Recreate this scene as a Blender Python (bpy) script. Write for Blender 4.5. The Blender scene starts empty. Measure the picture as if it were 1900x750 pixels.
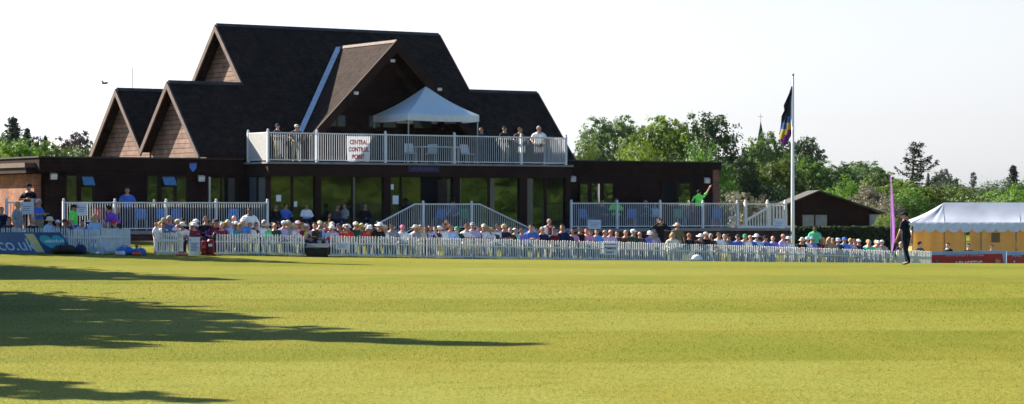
import bpy, bmesh, math, random
from math import sin, cos, pi, radians, sqrt, atan2
from mathutils import Vector, Matrix, noise
random.seed(7)
sc = bpy.context.scene
COL = sc.collection

# ------------------------------------------------------------------ camera model
F, U0, H0, EYE = 4600.0, 950.0, 388.0, 1.9          # focal (photo px), centre column, horizon row, eye height
def at(u, v, d):                                     # photo pixel at distance d -> world point
    return Vector(((u-U0)/F*d, d, EYE+(H0-v)/F*d))
def zat(v, d): return EYE+(H0-v)/F*d
# pavilion frame: X along the ridge, Y away from the pitch
TH = radians(32.48); CT, ST = cos(TH), sin(TH)
BX, BY = -12.61, 100.0
def LW(x, y, z): return Vector((BX+CT*x-ST*y, BY+ST*x+CT*y, z))
def lx(u, y):                                        # local x on plane Y=y seen in column u
    k = (u-U0)/F
    return (k*(BY+CT*y)-BX+ST*y)/(CT-k*ST)
def ld(x, y): return BY+ST*x+CT*y
def lz(u, v, y): return zat(v, ld(lx(u, y), y))
def ident(x, y, z): return Vector((x, y, z))

# ------------------------------------------------------------------ materials
MATS = {}
def nt(name):
    m = bpy.data.materials.new(name); m.use_nodes = True
    n = m.node_tree; n.nodes.clear()
    out = n.nodes.new('ShaderNodeOutputMaterial'); b = n.nodes.new('ShaderNodeBsdfPrincipled')
    n.links.new(b.outputs[0], out.inputs[0]); MATS[name] = m
    return m, n, b
def N(n, t, **kw):
    x = n.nodes.new(t)
    for k, v in kw.items():
        if k.startswith('i_'):
            key = k[2:]; key = int(key) if key.isdigit() else key.replace('_', ' ')
            x.inputs[key].default_value = v
        else: setattr(x, k, v)
    return x
def rgba(c): return (c[0], c[1], c[2], 1)
def mixc(n, fac, a, b, bt='MIX'):
    m = n.nodes.new('ShaderNodeMix'); m.data_type = 'RGBA'; m.blend_type = bt
    for s, v in ((0, fac), (6, a), (7, b)):
        if isinstance(v, (float, int)): m.inputs[s].default_value = v
        elif isinstance(v, tuple): m.inputs[s].default_value = rgba(v)
        else: n.links.new(v, m.inputs[s])
    return m.outputs[2]
def plain(name, c, rough=.7, var=.25, scale=6, spec=.3, metal=0, bump=0, coords='Object'):
    if name in MATS: return MATS[name]
    m, n, b = nt(name)
    tc = N(n, 'ShaderNodeTexCoord'); no = N(n, 'ShaderNodeTexNoise', i_Scale=scale, i_Detail=4.)
    n.links.new(tc.outputs[coords], no.inputs[0])
    r = N(n, 'ShaderNodeMapRange', i_1=.3, i_2=.7, i_3=0., i_4=1.); n.links.new(no.outputs[0], r.inputs[0])
    lo = tuple(x*(1-var) for x in c); hi = tuple(min(.9, x*(1+var)) for x in c)
    n.links.new(mixc(n, r.outputs[0], lo, hi), b.inputs['Base Color'])
    b.inputs['Roughness'].default_value = rough; b.inputs['Metallic'].default_value = metal
    b.inputs['Specular IOR Level'].default_value = spec
    if bump:
        bp = N(n, 'ShaderNodeBump', i_Strength=bump, i_Distance=.02); n.links.new(no.outputs[0], bp.inputs['Height'])
        n.links.new(bp.outputs[0], b.inputs['Normal'])
    return m
def bricky(name, c1, c2, mortar, bw, bh, ms=.01, rough=.8, axes='XZ', spec=.3, bump=.5):
    """bricks / tiles / boards laid in the pavilion's own axes"""
    if name in MATS: return MATS[name]
    m, n, b = nt(name)
    g = N(n, 'ShaderNodeNewGeometry')
    mp = N(n, 'ShaderNodeMapping'); mp.vector_type = 'POINT'
    mp.inputs['Rotation'].default_value = (0, 0, -TH); n.links.new(g.outputs['Position'], mp.inputs[0])
    sp = N(n, 'ShaderNodeSeparateXYZ'); n.links.new(mp.outputs[0], sp.inputs[0])
    cb = N(n, 'ShaderNodeCombineXYZ')
    n.links.new(sp.outputs[axes[0]], cb.inputs[0]); n.links.new(sp.outputs[axes[1]], cb.inputs[1])
    br = N(n, 'ShaderNodeTexBrick', i_Scale=1., i_Mortar_Size=ms, i_Brick_Width=bw, i_Row_Height=bh, i_Bias=0., i_Mortar_Smooth=.2)
    br.inputs['Color1'].default_value = rgba(c1); br.inputs['Color2'].default_value = rgba(c2); br.inputs['Mortar'].default_value = rgba(mortar)
    n.links.new(cb.outputs[0], br.inputs[0])
    no = N(n, 'ShaderNodeTexNoise', i_Scale=2.2, i_Detail=7., i_Roughness=.65); n.links.new(g.outputs['Position'], no.inputs[0])
    r = N(n, 'ShaderNodeMapRange', i_1=.3, i_2=.7, i_3=.55, i_4=1.5); n.links.new(no.outputs[0], r.inputs[0])
    cc = N(n, 'ShaderNodeCombineColor')
    for i in range(3): n.links.new(r.outputs[0], cc.inputs[i])
    n.links.new(mixc(n, 1., br.outputs[0], cc.outputs[0], 'MULTIPLY'), b.inputs['Base Color'])
    b.inputs['Roughness'].default_value = rough; b.inputs['Specular IOR Level'].default_value = spec
    bp = N(n, 'ShaderNodeBump', i_Strength=bump, i_Distance=.02); bp.invert = True
    n.links.new(br.outputs['Fac'], bp.inputs['Height']); n.links.new(bp.outputs[0], b.inputs['Normal'])
    return m
def glassy(name, c=(.012, .013, .012), ior=2.1, rough=.02):
    if name in MATS: return MATS[name]
    m, n, b = nt(name)
    b.inputs['Base Color'].default_value = rgba(c); b.inputs['Roughness'].default_value = rough
    b.inputs['IOR'].default_value = ior
    g = N(n, 'ShaderNodeNewGeometry'); no = N(n, 'ShaderNodeTexNoise', i_Scale=.7, i_Detail=2.); n.links.new(g.outputs['Position'], no.inputs[0])
    bp = N(n, 'ShaderNodeBump', i_Strength=.12, i_Distance=.03); n.links.new(no.outputs[0], bp.inputs['Height']); n.links.new(bp.outputs[0], b.inputs['Normal'])
    return m
def leafy(name, c, c2, trans=.35):
    if name in MATS: return MATS[name]
    m, n, b = nt(name)
    oi = N(n, 'ShaderNodeObjectInfo'); g = N(n, 'ShaderNodeNewGeometry')
    no = N(n, 'ShaderNodeTexNoise', i_Scale=.55, i_Detail=3.); n.links.new(g.outputs['Position'], no.inputs[0])
    r = N(n, 'ShaderNodeMapRange', i_1=.32, i_2=.68, i_3=0., i_4=1.); n.links.new(no.outputs[0], r.inputs[0])
    no2 = N(n, 'ShaderNodeTexNoise', i_Scale=7., i_Detail=1.); n.links.new(g.outputs['Position'], no2.inputs[0])
    ad = N(n, 'ShaderNodeMath', operation='MULTIPLY'); n.links.new(r.outputs[0], ad.inputs[0]); n.links.new(no2.outputs[0], ad.inputs[1])
    ad2 = N(n, 'ShaderNodeMath', operation='MULTIPLY', i_1=1.7); n.links.new(ad.outputs[0], ad2.inputs[0])
    col = mixc(n, ad2.outputs[0], c, c2)
    hs = N(n, 'ShaderNodeHueSaturation'); n.links.new(col, hs.inputs['Color'])
    mr = N(n, 'ShaderNodeMapRange', i_3=.48, i_4=.52); n.links.new(oi.outputs['Random'], mr.inputs[0]); n.links.new(mr.outputs[0], hs.inputs['Hue'])
    mr2 = N(n, 'ShaderNodeMapRange', i_3=.8, i_4=1.25); n.links.new(oi.outputs['Random'], mr2.inputs[0]); n.links.new(mr2.outputs[0], hs.inputs['Value'])
    n.links.new(hs.outputs[0], b.inputs['Base Color']); b.inputs['Roughness'].default_value = .6; b.inputs['Specular IOR Level'].default_value = .25
    t = N(n, 'ShaderNodeBsdfTranslucent'); n.links.new(hs.outputs[0], t.inputs[0])
    mx = N(n, 'ShaderNodeMixShader', i_0=trans); n.links.new(b.outputs[0], mx.inputs[1]); n.links.new(t.outputs[0], mx.inputs[2])
    out = [x for x in n.nodes if x.type == 'OUTPUT_MATERIAL'][0]; n.links.new(mx.outputs[0], out.inputs[0])
    return m
def cloth(name, c, rough=.85, trans=0.):
    if name in MATS: return MATS[name]
    m = plain(name, c, rough, .12, 9, .15)
    if trans:
        n = m.node_tree; b = [x for x in n.nodes if x.type == 'BSDF_PRINCIPLED'][0]; out = [x for x in n.nodes if x.type == 'OUTPUT_MATERIAL'][0]
        t = N(n, 'ShaderNodeBsdfTranslucent'); t.inputs[0].default_value = rgba(c)
        mx = N(n, 'ShaderNodeMixShader', i_0=trans); n.links.new(b.outputs[0], mx.inputs[1]); n.links.new(t.outputs[0], mx.inputs[2]); n.links.new(mx.outputs[0], out.inputs[0])
    return m

# ------------------------------------------------------------------ mesh builder
class MB:
    def __init__(s, xf=ident): s.v = []; s.f = []; s.mi = []; s.xf = xf; s.cur = 0
    def add(s, pts, faces):
        o = len(s.v); s.v += [s.xf(*p) for p in pts]
        for f in faces: s.f.append(tuple(i+o for i in f)); s.mi.append(s.cur)
        return s
    def box(s, x0, x1, y0, y1, z0, z1):
        p = [(x, y, z) for z in (z0, z1) for y in (y0, y1) for x in (x0, x1)]
        return s.add(p, [(0, 2, 3, 1), (4, 5, 7, 6), (0, 1, 5, 4), (2, 6, 7, 3), (0, 4, 6, 2), (1, 3, 7, 5)])
    def prism(s, poly, ext):                        # polygon (3d) extruded by a vector
        n = len(poly); e = Vector(ext)
        p = [tuple(q) for q in poly]+[tuple(Vector(q)+e) for q in poly]
        return s.add(p, [tuple(range(n-1, -1, -1)), tuple(range(n, 2*n))]+[(i, (i+1) % n, n+(i+1) % n, n+i) for i in range(n)])
    def beam(s, a, b, w, h, up=(0, 0, 1)):
        a, b = Vector(a), Vector(b); d = (b-a).normalized(); u = Vector(up)
        sd = d.cross(u)
        if sd.length < 1e-4: sd = d.cross(Vector((1, 0, 0)))
        sd.normalize(); u = sd.cross(d).normalized()
        p = [tuple(q+sd*(w/2*i)+u*(h/2*j)) for q in (a, b) for i, j in ((-1, -1), (1, -1), (1, 1), (-1, 1))]
        return s.add(p, [(3, 2, 1, 0), (4, 5, 6, 7)]+[(i, (i+1) % 4, 4+(i+1) % 4, 4+i) for i in range(4)])
    def loft(s, rings, seg=10, cap=True):           # rings of (centre, rx, ry); rx lies along world x where it can
        P = []; n = len(rings)
        for i, (c, rx, ry) in enumerate(rings):
            c = Vector(c); a = Vector(rings[max(0, i-1)][0]); b = Vector(rings[min(n-1, i+1)][0]); d = b-a
            d = d.normalized() if d.length > 1e-6 else Vector((0, 0, 1))
            ax = Vector((1, 0, 0))-d*d.x
            if ax.length < .2: ax = Vector((0, 1, 0))-d*d.y
            ax.normalize(); ay = d.cross(ax)
            for k in range(seg):
                t = 2*pi*k/seg; P.append(tuple(c+ax*(rx*cos(t))+ay*(ry*sin(t))))
        f = [(i*seg+k, i*seg+(k+1) % seg, (i+1)*seg+(k+1) % seg, (i+1)*seg+k) for i in range(n-1) for k in range(seg)]
        if cap: f += [tuple(range(seg-1, -1, -1)), tuple((n-1)*seg+k for k in range(seg))]
        return s.add(P, f)
    def tube(s, pts, r, seg=8):
        rr = r if isinstance(r, (list, tuple)) else [r]*len(pts)
        return s.loft([(p, q, q) for p, q in zip(pts, rr)], seg)
    def caps(s, a, b, ra, rb, seg=9):               # capsule between two spheres
        a, b = Vector(a), Vector(b); d = b-a; L = d.length; d = d.normalized() if L > 1e-6 else Vector((0, 0, 1))
        R = []
        for k in (80, 50, 25): R.append((a-d*ra*sin(radians(k)), ra*cos(radians(k)), ra*cos(radians(k))))
        R.append((a, ra, ra)); R.append((b, rb, rb))
        for k in (25, 50, 80): R.append((b+d*rb*sin(radians(k)), rb*cos(radians(k)), rb*cos(radians(k))))
        return s.loft(R, seg)
    def ell(s, c, r, seg=12, rings=8, keep=None):
        c = Vector(c); P = []; f = []
        for i in range(rings+1):
            t = pi*i/rings
            for k in range(seg):
                q = 2*pi*k/seg; P.append((c.x+r[0]*sin(t)*cos(q), c.y+r[1]*sin(t)*sin(q), c.z+r[2]*cos(t)))
        for i in range(rings):
            for k in range(seg):
                F4 = (i*seg+k, (i+1)*seg+k, (i+1)*seg+(k+1) % seg, i*seg+(k+1) % seg)
                if keep:
                    m = sum((Vector(P[j]) for j in F4), Vector())/4
                    if not keep(m-c): continue
                f.append(F4)
        return s.add(P, f)
    def mesh(s, name, origin=Vector((0, 0, 0)), smooth=False):
        us = sorted({i for f in s.f for i in f}); mp = {i: k for k, i in enumerate(us)}
        me = bpy.data.meshes.new(name)
        me.from_pydata([tuple(Vector(s.v[i])-origin) for i in us], [], [tuple(mp[i] for i in f) for f in s.f])
        me.polygons.foreach_set('material_index', s.mi)
        if smooth: me.polygons.foreach_set('use_smooth', [True]*len(me.polygons))
        me.validate(); me.update()
        return me
    def build(s, name, mat, parent=None, smooth=False, origin=None):
        root = parent
        while root is not None and root.parent is not None: root = root.parent
        if root is not None: origin = Vector(root.location)
        elif origin is None:
            xs = [Vector(v) for v in s.v]; origin = Vector((sum(v.x for v in xs)/len(xs), sum(v.y for v in xs)/len(xs), min(v.z for v in xs)))
        me = s.mesh(name, origin, smooth)
        for m in (mat if isinstance(mat, (list, tuple)) else [mat]): me.materials.append(m)
        o = bpy.data.objects.new(name, me); COL.objects.link(o)
        if parent is not None: o.parent = parent
        else: o.location = origin
        return o
def tag(o, label=None, cat=None, group=None, kind=None):
    if label: o['label'] = label
    if cat: o['category'] = cat
    if group: o['group'] = group
    if kind: o['kind'] = kind
    return o
def empty(name, loc, label=None, cat=None, group=None):
    o = bpy.data.objects.new(name, None); o.location = loc; o.empty_display_size = .2; COL.objects.link(o)
    return tag(o, label, cat, group)
def text_mesh(txt, mat, size, origin, xdir, parent, name='lettering', shear=0, depth=.003, zdir=(0, 0, 1), align='CENTER', bold=0., xs=1.):
    cu = bpy.data.curves.new(name, 'FONT'); cu.body = txt; cu.size = size; cu.extrude = depth; cu.align_x = align; cu.align_y = 'CENTER'
    cu.shear = shear; cu.resolution_u = 3; cu.offset = bold; cu.space_line = .95
    t = bpy.data.objects.new(name, cu); COL.objects.link(t)
    dg = bpy.context.evaluated_depsgraph_get(); me = bpy.data.meshes.new_from_object(t.evaluated_get(dg))
    bpy.data.objects.remove(t); bpy.data.curves.remove(cu)
    xd = Vector(xdir).normalized(); zd = Vector(zdir).normalized(); nd = xd.cross(zd)
    root = parent
    while root.parent is not None: root = root.parent
    off = Vector(origin)-Vector(root.location)
    for v in me.vertices: v.co = off+xd*v.co.x*xs+zd*v.co.y+nd*(v.co.z)
    me.materials.clear(); me.materials.append(mat)
    me.name = name; o = bpy.data.objects.new(name, me); COL.objects.link(o); o.parent = parent
    return o

# ------------------------------------------------------------------ palette
M_tile = bricky('roof_tiles', (.0195, .0118, .0085), (.035, .0215, .0155), (.009, .006, .005), .17, .10, .008, .85, 'XZ', .06, .8)
M_tile2 = bricky('roof_tiles_across', (.0195, .0118, .0085), (.035, .0215, .0155), (.009, .006, .005), .17, .10, .008, .85, 'YZ', .06, .8)
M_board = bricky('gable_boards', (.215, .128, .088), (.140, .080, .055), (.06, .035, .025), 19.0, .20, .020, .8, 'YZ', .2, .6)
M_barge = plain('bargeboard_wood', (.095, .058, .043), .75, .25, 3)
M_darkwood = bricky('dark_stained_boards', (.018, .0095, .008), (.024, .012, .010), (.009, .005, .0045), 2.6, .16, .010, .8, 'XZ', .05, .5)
M_trim = plain('dark_brown_trim', (.026, .0125, .0105), .7, .2, 2, .08)
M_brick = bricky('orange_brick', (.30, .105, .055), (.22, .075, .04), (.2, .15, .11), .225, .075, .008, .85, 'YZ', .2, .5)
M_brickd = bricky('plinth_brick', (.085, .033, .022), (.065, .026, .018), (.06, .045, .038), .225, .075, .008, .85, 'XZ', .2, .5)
M_felt = plain('roof_felt', (.05, .045, .04), .9, .3, 2)
M_glass = glassy('window_glass'); M_glass_g = glassy('lounge_glass', (.010, .010, .006), 2.15, .03)
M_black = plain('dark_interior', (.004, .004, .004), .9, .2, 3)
M_white = plain('white_paint', (.64, .65, .67), .45, .06, 3)
M_bal = plain('baluster_white', (.46, .47, .49), .5, .08, 3)
M_picket = plain('picket_white', (.64, .635, .62), .6, .12, 5)
M_cream = plain('cream_paint', (.74, .70, .60), .6, .08, 5)
M_lead = plain('lead_flashing', (.40, .42, .46), .5, .15, 4, .5, .1)
M_metal = plain('grey_metal', (.35, .36, .38), .4, .1, 4, .5, .8)
M_pole = plain('white_pole', (.72, .73, .74), .35, .05, 3)
M_canopy = cloth('white_canopy', (.86, .87, .90), .7, .35)
M_marq = plain('marquee_roof_cloth', (.37, .385, .43), .7, .06, 1.6, .15, 0, .5)
M_marqw = cloth('marquee_wall_cloth', (.74, .50, .20), .8, .6)
M_sign = plain('sign_white', (.72, .73, .76), .5, .05, 4)
M_ink = plain('sign_ink', (.03, .03, .05), .6, .1, 4)
M_redink = plain('sign_red_ink', (.45, .03, .03), .6, .1, 4)
M_purple = plain('purple_sign', (.022, .016, .07), .5, .1, 4)
M_stone = plain('paving', (.25, .23, .21), .9, .2, 2)
M_bark = plain('bark', (.06, .045, .035), .9, .3, 3)

# ------------------------------------------------------------------ ground
def fy(X): return 94+.46*X+.01*X*X if X > -22 else 94+.46*-22+.01*484     # line of the boundary fence
def clampf(x, a, b): return max(a, min(b, x))
def sm(a, b, x): t = clampf((x-a)/(b-a), 0, 1); return t*t*(3-2*t)
def gz(X, Y):
    x = clampf(X, -22, 24)
    ed = fy(x)-2.0; ue = U0+F*x/ed; ve = 473.5+ue/1900*16.5; ze = EYE-(ve-H0)/F*ed
    fld = clampf((Y-45)/(ed-45), 0, 1)**4*ze
    zf = -.03-.0289*x-.00054*x*x
    d = Y-fy(X)
    base = fld+(zf-fld)*sm(-2.0, -.3, d)
    if d > 0: base += .07*min(d, 7)*sm(0, 2, d)
    far = sm(12, 40, d)
    und = .0016*noise.noise(Vector((X*.35, Y*.35, 0)))*10 if Y < 100 else 0
    return base*(1-far)+far*-.7+und
def axis(parts):
    r = []
    for a, b, st in parts:
        k = a
        while k < b-1e-6: r.append(k); k += st
    r.append(parts[-1][1]); return r
gx = axis([(-1600, -400, 300), (-400, -100, 50), (-100, -40, 6), (-40, 40, .9), (40, 100, 6), (100, 400, 50), (400, 1600, 300)])
gy = axis([(-300, 0, 50), (0, 16, 4), (16, 80, 1.2), (80, 112, .5), (112, 150, 3), (150, 500, 50), (500, 2000, 300)])
mb = MB(); nx = len(gx)
mb.v = [Vector((x, y, gz(x, y))) for y in gy for x in gx]
mb.f = [(j*nx+i, j*nx+i+1, (j+1)*nx+i+1, (j+1)*nx+i) for j in range(len(gy)-1) for i in range(nx-1)]; mb.mi = [0]*len(mb.f)
def grass_mat(blade=False):
    m, n, b = nt('grass_blade' if blade else 'mown_grass')
    g = N(n, 'ShaderNodeNewGeometry'); sp = N(n, 'ShaderNodeSeparateXYZ')
    wn = N(n, 'ShaderNodeTexNoise', i_Scale=.25, i_Detail=2.); n.links.new(g.outputs['Position'], wn.inputs[0])
    n.links.new(g.outputs['Position'], sp.inputs[0])
    # mowing stripes across the view, edges wandering a little
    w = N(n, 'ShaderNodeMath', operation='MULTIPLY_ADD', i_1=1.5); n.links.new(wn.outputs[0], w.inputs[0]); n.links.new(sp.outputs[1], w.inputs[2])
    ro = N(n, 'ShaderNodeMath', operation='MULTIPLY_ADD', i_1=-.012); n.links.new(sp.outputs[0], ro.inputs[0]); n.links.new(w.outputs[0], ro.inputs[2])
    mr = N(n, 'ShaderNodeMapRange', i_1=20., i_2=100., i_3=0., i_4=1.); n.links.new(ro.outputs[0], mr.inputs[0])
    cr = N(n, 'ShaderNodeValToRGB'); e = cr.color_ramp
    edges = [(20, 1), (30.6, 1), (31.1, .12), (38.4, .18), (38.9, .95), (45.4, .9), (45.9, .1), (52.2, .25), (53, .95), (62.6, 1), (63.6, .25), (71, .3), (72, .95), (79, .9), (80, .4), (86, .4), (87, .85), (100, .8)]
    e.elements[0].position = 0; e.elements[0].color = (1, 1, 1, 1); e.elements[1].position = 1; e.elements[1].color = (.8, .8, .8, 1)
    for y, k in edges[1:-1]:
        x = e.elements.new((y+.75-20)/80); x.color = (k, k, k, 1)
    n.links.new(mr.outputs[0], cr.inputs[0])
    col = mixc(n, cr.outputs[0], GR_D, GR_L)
    def nz(scale, det, lo, hi, stretch=None):
        q = N(n, 'ShaderNodeTexNoise', i_Scale=scale, i_Detail=det)
        if stretch:
            mp = N(n, 'ShaderNodeMapping'); mp.inputs['Scale'].default_value = stretch; n.links.new(g.outputs['Position'], mp.inputs[0]); n.links.new(mp.outputs[0], q.inputs[0])
        else: n.links.new(g.outputs['Position'], q.inputs[0])
        r = N(n, 'ShaderNodeMapRange', i_1=lo, i_2=hi, i_3=0., i_4=1.); n.links.new(q.outputs[0], r.inputs[0]); return r.outputs[0], q
    # mowing tone plus painted-in hazy sheen and vignetting: paler middle, darker greener sides
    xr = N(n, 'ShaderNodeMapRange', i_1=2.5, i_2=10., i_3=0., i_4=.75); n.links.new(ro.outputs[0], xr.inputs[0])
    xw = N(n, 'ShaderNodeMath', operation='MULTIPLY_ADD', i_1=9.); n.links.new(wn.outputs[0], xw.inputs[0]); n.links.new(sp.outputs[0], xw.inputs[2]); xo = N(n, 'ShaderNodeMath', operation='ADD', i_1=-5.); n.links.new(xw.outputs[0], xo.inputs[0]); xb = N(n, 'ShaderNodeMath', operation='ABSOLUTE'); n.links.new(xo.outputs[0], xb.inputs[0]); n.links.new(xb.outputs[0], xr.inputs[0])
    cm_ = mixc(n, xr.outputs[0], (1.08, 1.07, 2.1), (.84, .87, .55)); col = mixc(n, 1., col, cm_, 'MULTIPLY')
    f, _ = nz(.45, 5., .42, .75, (1, .5, 1)); col = mixc(n, f, col, GR_S)           # straw-dry patches
    f, _ = nz(1.6, 4., .5, .8); f2 = N(n, 'ShaderNodeMath', operation='MULTIPLY', i_1=.55); n.links.new(f, f2.inputs[0]); col = mixc(n, f2.outputs[0], col, GR_G)
    f, q = nz(16., 4., .36, .66)
    cc = mixc(n, f, (.72, .74, .7), (1.24, 1.22, 1.22)); col = mixc(n, 1., col, cc, 'MULTIPLY')
    f, q2 = nz(48., 2., .58, .70); col = mixc(n, f, col, (.22, .215, .05))
    if blade:
        rc = N(n, 'ShaderNodeValToRGB'); e = rc.color_ramp.elements; e[0].color = (.72, .80, .6, 1); e[1].color = (1.9, 1.75, 2.2, 1); x = e.new(.5); x.color = (.95, 1., .9, 1); x = e.new(.9); x.color = (1.25, 1.2, 1.3, 1)
        n.links.new(g.outputs['Random Per Island'], rc.inputs[0]); col = mixc(n, 1., col, rc.outputs[0], 'MULTIPLY')
        t_ = N(n, 'ShaderNodeBsdfTranslucent'); n.links.new(col, t_.inputs[0]); mx = N(n, 'ShaderNodeMixShader', i_0=.35); n.links.new(b.outputs[0], mx.inputs[1]); n.links.new(t_.outputs[0], mx.inputs[2])
        n.links.new(mx.outputs[0], [q for q in n.nodes if q.type == 'OUTPUT_MATERIAL'][0].inputs[0])
    n.links.new(col, b.inputs['Base Color']); b.inputs['Roughness'].default_value = .75; b.inputs['Specular IOR Level'].default_value = .03
    if blade: return m
    bp = N(n, 'ShaderNodeBump', i_Strength=.6, i_Distance=.03); n.links.new(q.outputs[0], bp.inputs['Height']); n.links.new(bp.outputs[0], b.inputs['Normal'])
    return m
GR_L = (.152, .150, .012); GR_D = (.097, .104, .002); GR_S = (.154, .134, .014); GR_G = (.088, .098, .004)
import numpy as np
def blades():                                        # short cut blades over the nearer outfield
    R = np.random.RandomState(5); n = 150000
    Y = 22.5*np.exp(R.rand(n)*math.log(64/22.5)); X = (R.rand(n)-.5)*2*.222*Y
    k = np.clip(Y/30, .8, 2.2)
    h = R.uniform(.008, .020, n)*np.sqrt(k); w = R.uniform(.0035, .007, n)*k; a = R.rand(n)*2*pi; t = R.uniform(-.9, .9, n); t2 = R.uniform(-.9, .9, n)
    P = np.zeros((n, 3, 3)); dx, dy = np.cos(a)*w/2, np.sin(a)*w/2
    P[:, 0] = np.stack([X-dx, Y-dy, np.full(n, -.002)], 1); P[:, 1] = np.stack([X+dx, Y+dy, np.full(n, -.002)], 1); P[:, 2] = np.stack([X+h*t, Y+h*t2, h], 1)
    zz = np.array([gz(x, y) for x, y in zip(X[::1], Y[::1])]); P[:, :, 2] += zz[:, None]
    me = bpy.data.meshes.new('grass'); me.vertices.add(3*n); me.loops.add(3*n); me.polygons.add(n)
    me.vertices.foreach_set('co', P.ravel()); me.loops.foreach_set('vertex_index', np.arange(3*n)); me.polygons.foreach_set('loop_start', np.arange(n)*3); me.update(calc_edges=True); me.validate()
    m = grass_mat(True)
    me.materials.append(m); o = bpy.data.objects.new('grass', me); COL.objects.link(o); tag(o, kind='stuff')
GRASS_BLADES = True
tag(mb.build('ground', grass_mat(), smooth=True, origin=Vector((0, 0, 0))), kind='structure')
if GRASS_BLADES: blades()

# ------------------------------------------------------------------ pavilion
ZF, ZB = 1.05, 3.8                                    # terrace floor, balcony floor
root = empty('pavilion', LW(9, 5, -.3), 'dark brown timber cricket pavilion with steep tiled gables and a front balcony', 'building')
def LMB(): return MB(LW)
def part(name, mat, mbx, parent=root, smooth=False): return mbx.build(name, mat, parent, smooth)
ZE, WD, SL = 4.15, 11.25, 1.0133
XA, XB, XC, XD = 0., 3.45, 14.58, 18.2
ZH, ZR = 7.19, 9.85
def slope(x0, x1, y0, z0, y1, z1, t=.16):             # a roof slab running along x
    b = LMB(); b.prism([(x0, y0, z0), (x1, y0, z0), (x1, y1, z1), (x0, y1, z1)], (0, 0, -t)); return b
part('roof', M_tile, slope(XB, XC, 0, ZE, WD/2, ZR))
part('roof', M_tile, slope(XB, XC, WD/2+.002, ZR, WD, ZE))
for (x0, x1) in ((XA, XB-.002), (XC+.002, XD)):
    part('roof', M_tile, slope(x0, x1, 0, ZE, 3.0, ZH))
    xx0, xx1 = (x0, XB+.42) if x0 == XA else (XC-.42, x1)
    part('roof', M_tile, slope(xx0, xx1, 3.002, ZH, 5.7, 4.45))
    part('roof', M_tile, slope(xx0, xx1, 5.702, 4.45, 8.3, 7.1))
    part('roof', M_tile, slope(xx0, xx1, 8.302, 7.1, WD, ZE))
# ridge tiles
for (x0, x1, y, z) in ((XB, XC, WD/2, ZR), (XA, XB, 3.0, ZH), (XC, XD, 3.0, ZH), (XA, XB, 8.3, 7.1), (XC, XD, 8.3, 7.1)):
    b = LMB(); k = x0
    while k < x1-.05:
        e = min(k+.43, x1); b.prism([(k, y-.14, z-.09), (k, y, z+.045), (k, y+.14, z-.09)], (e-k-.015, 0, 0)); k += .43
    part('ridge', M_felt, b)
# gable ends, bargeboards
def gable(x, pts, face, flip=1):
    b = LMB(); b.prism([(x, y, z) for y, z in pts], (.12*flip, 0, 0)); return part('gable', face, b)
def barge(x, a, c, hgt=.30, th=.07, par=root):
    b = LMB(); (y0, z0), (y1, z1) = a, c
    b.prism([(x, y0, z0-.02), (x, y1, z1-.02), (x, y1, z1-.02-hgt), (x, y0, z0-.02-hgt)], (th, 0, 0)); part('bargeboard', M_barge, b, par)
o = .42
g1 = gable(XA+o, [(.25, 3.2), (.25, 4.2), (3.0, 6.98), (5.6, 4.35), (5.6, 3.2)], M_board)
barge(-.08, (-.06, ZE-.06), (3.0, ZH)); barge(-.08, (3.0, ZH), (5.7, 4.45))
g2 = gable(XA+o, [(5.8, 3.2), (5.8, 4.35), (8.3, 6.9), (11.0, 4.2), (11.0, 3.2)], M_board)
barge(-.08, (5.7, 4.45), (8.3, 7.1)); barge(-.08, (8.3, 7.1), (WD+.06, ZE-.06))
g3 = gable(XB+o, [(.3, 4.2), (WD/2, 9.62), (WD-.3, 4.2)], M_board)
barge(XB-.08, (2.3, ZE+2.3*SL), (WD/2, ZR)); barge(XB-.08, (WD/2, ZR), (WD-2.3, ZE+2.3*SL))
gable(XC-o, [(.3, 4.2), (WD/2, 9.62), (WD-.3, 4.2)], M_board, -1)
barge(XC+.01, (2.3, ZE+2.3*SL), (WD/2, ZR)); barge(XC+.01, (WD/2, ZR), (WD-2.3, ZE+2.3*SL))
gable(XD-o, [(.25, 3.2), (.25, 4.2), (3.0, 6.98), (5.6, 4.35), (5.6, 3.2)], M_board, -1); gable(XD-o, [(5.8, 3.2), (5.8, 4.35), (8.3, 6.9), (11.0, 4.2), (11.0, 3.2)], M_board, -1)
barge(XD+.01, (-.06, ZE-.06), (3.0, ZH)); barge(XD+.01, (3.0, ZH), (5.7, 4.45))
# eave fascia under the main roof
b = LMB(); b.box(2.1, 16.6, .12, .30, 3.78, 4.05); part('fascia', M_trim, b)
b = LMB(); b.box(.1, 18.1, -.09, .01, 3.99, 4.10); part('gutter', M_trim, b)
# storeys
def walls(x0, x1, y0, y1, z0, z1, m, name='wall'): b = LMB(); b.box(x0, x1, y0, y1, z0, z1); return part(name, m, b)
XL = lx(70, 0); XR = lx(1333, 0)
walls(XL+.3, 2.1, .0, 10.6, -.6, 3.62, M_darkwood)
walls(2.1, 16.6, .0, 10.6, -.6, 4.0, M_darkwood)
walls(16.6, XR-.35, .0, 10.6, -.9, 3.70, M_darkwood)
walls(XL-.02, XL+.28, .35, 10.4, -.6, 3.27, M_brick, 'brick_wall')
walls(XR-.34, XR, -.06, 10.4, -.9, 3.70, bricky('pier_brick', (.2, .075, .04), (.15, .055, .03), (.14, .11, .09), .225, .075), 'brick_wall')
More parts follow.
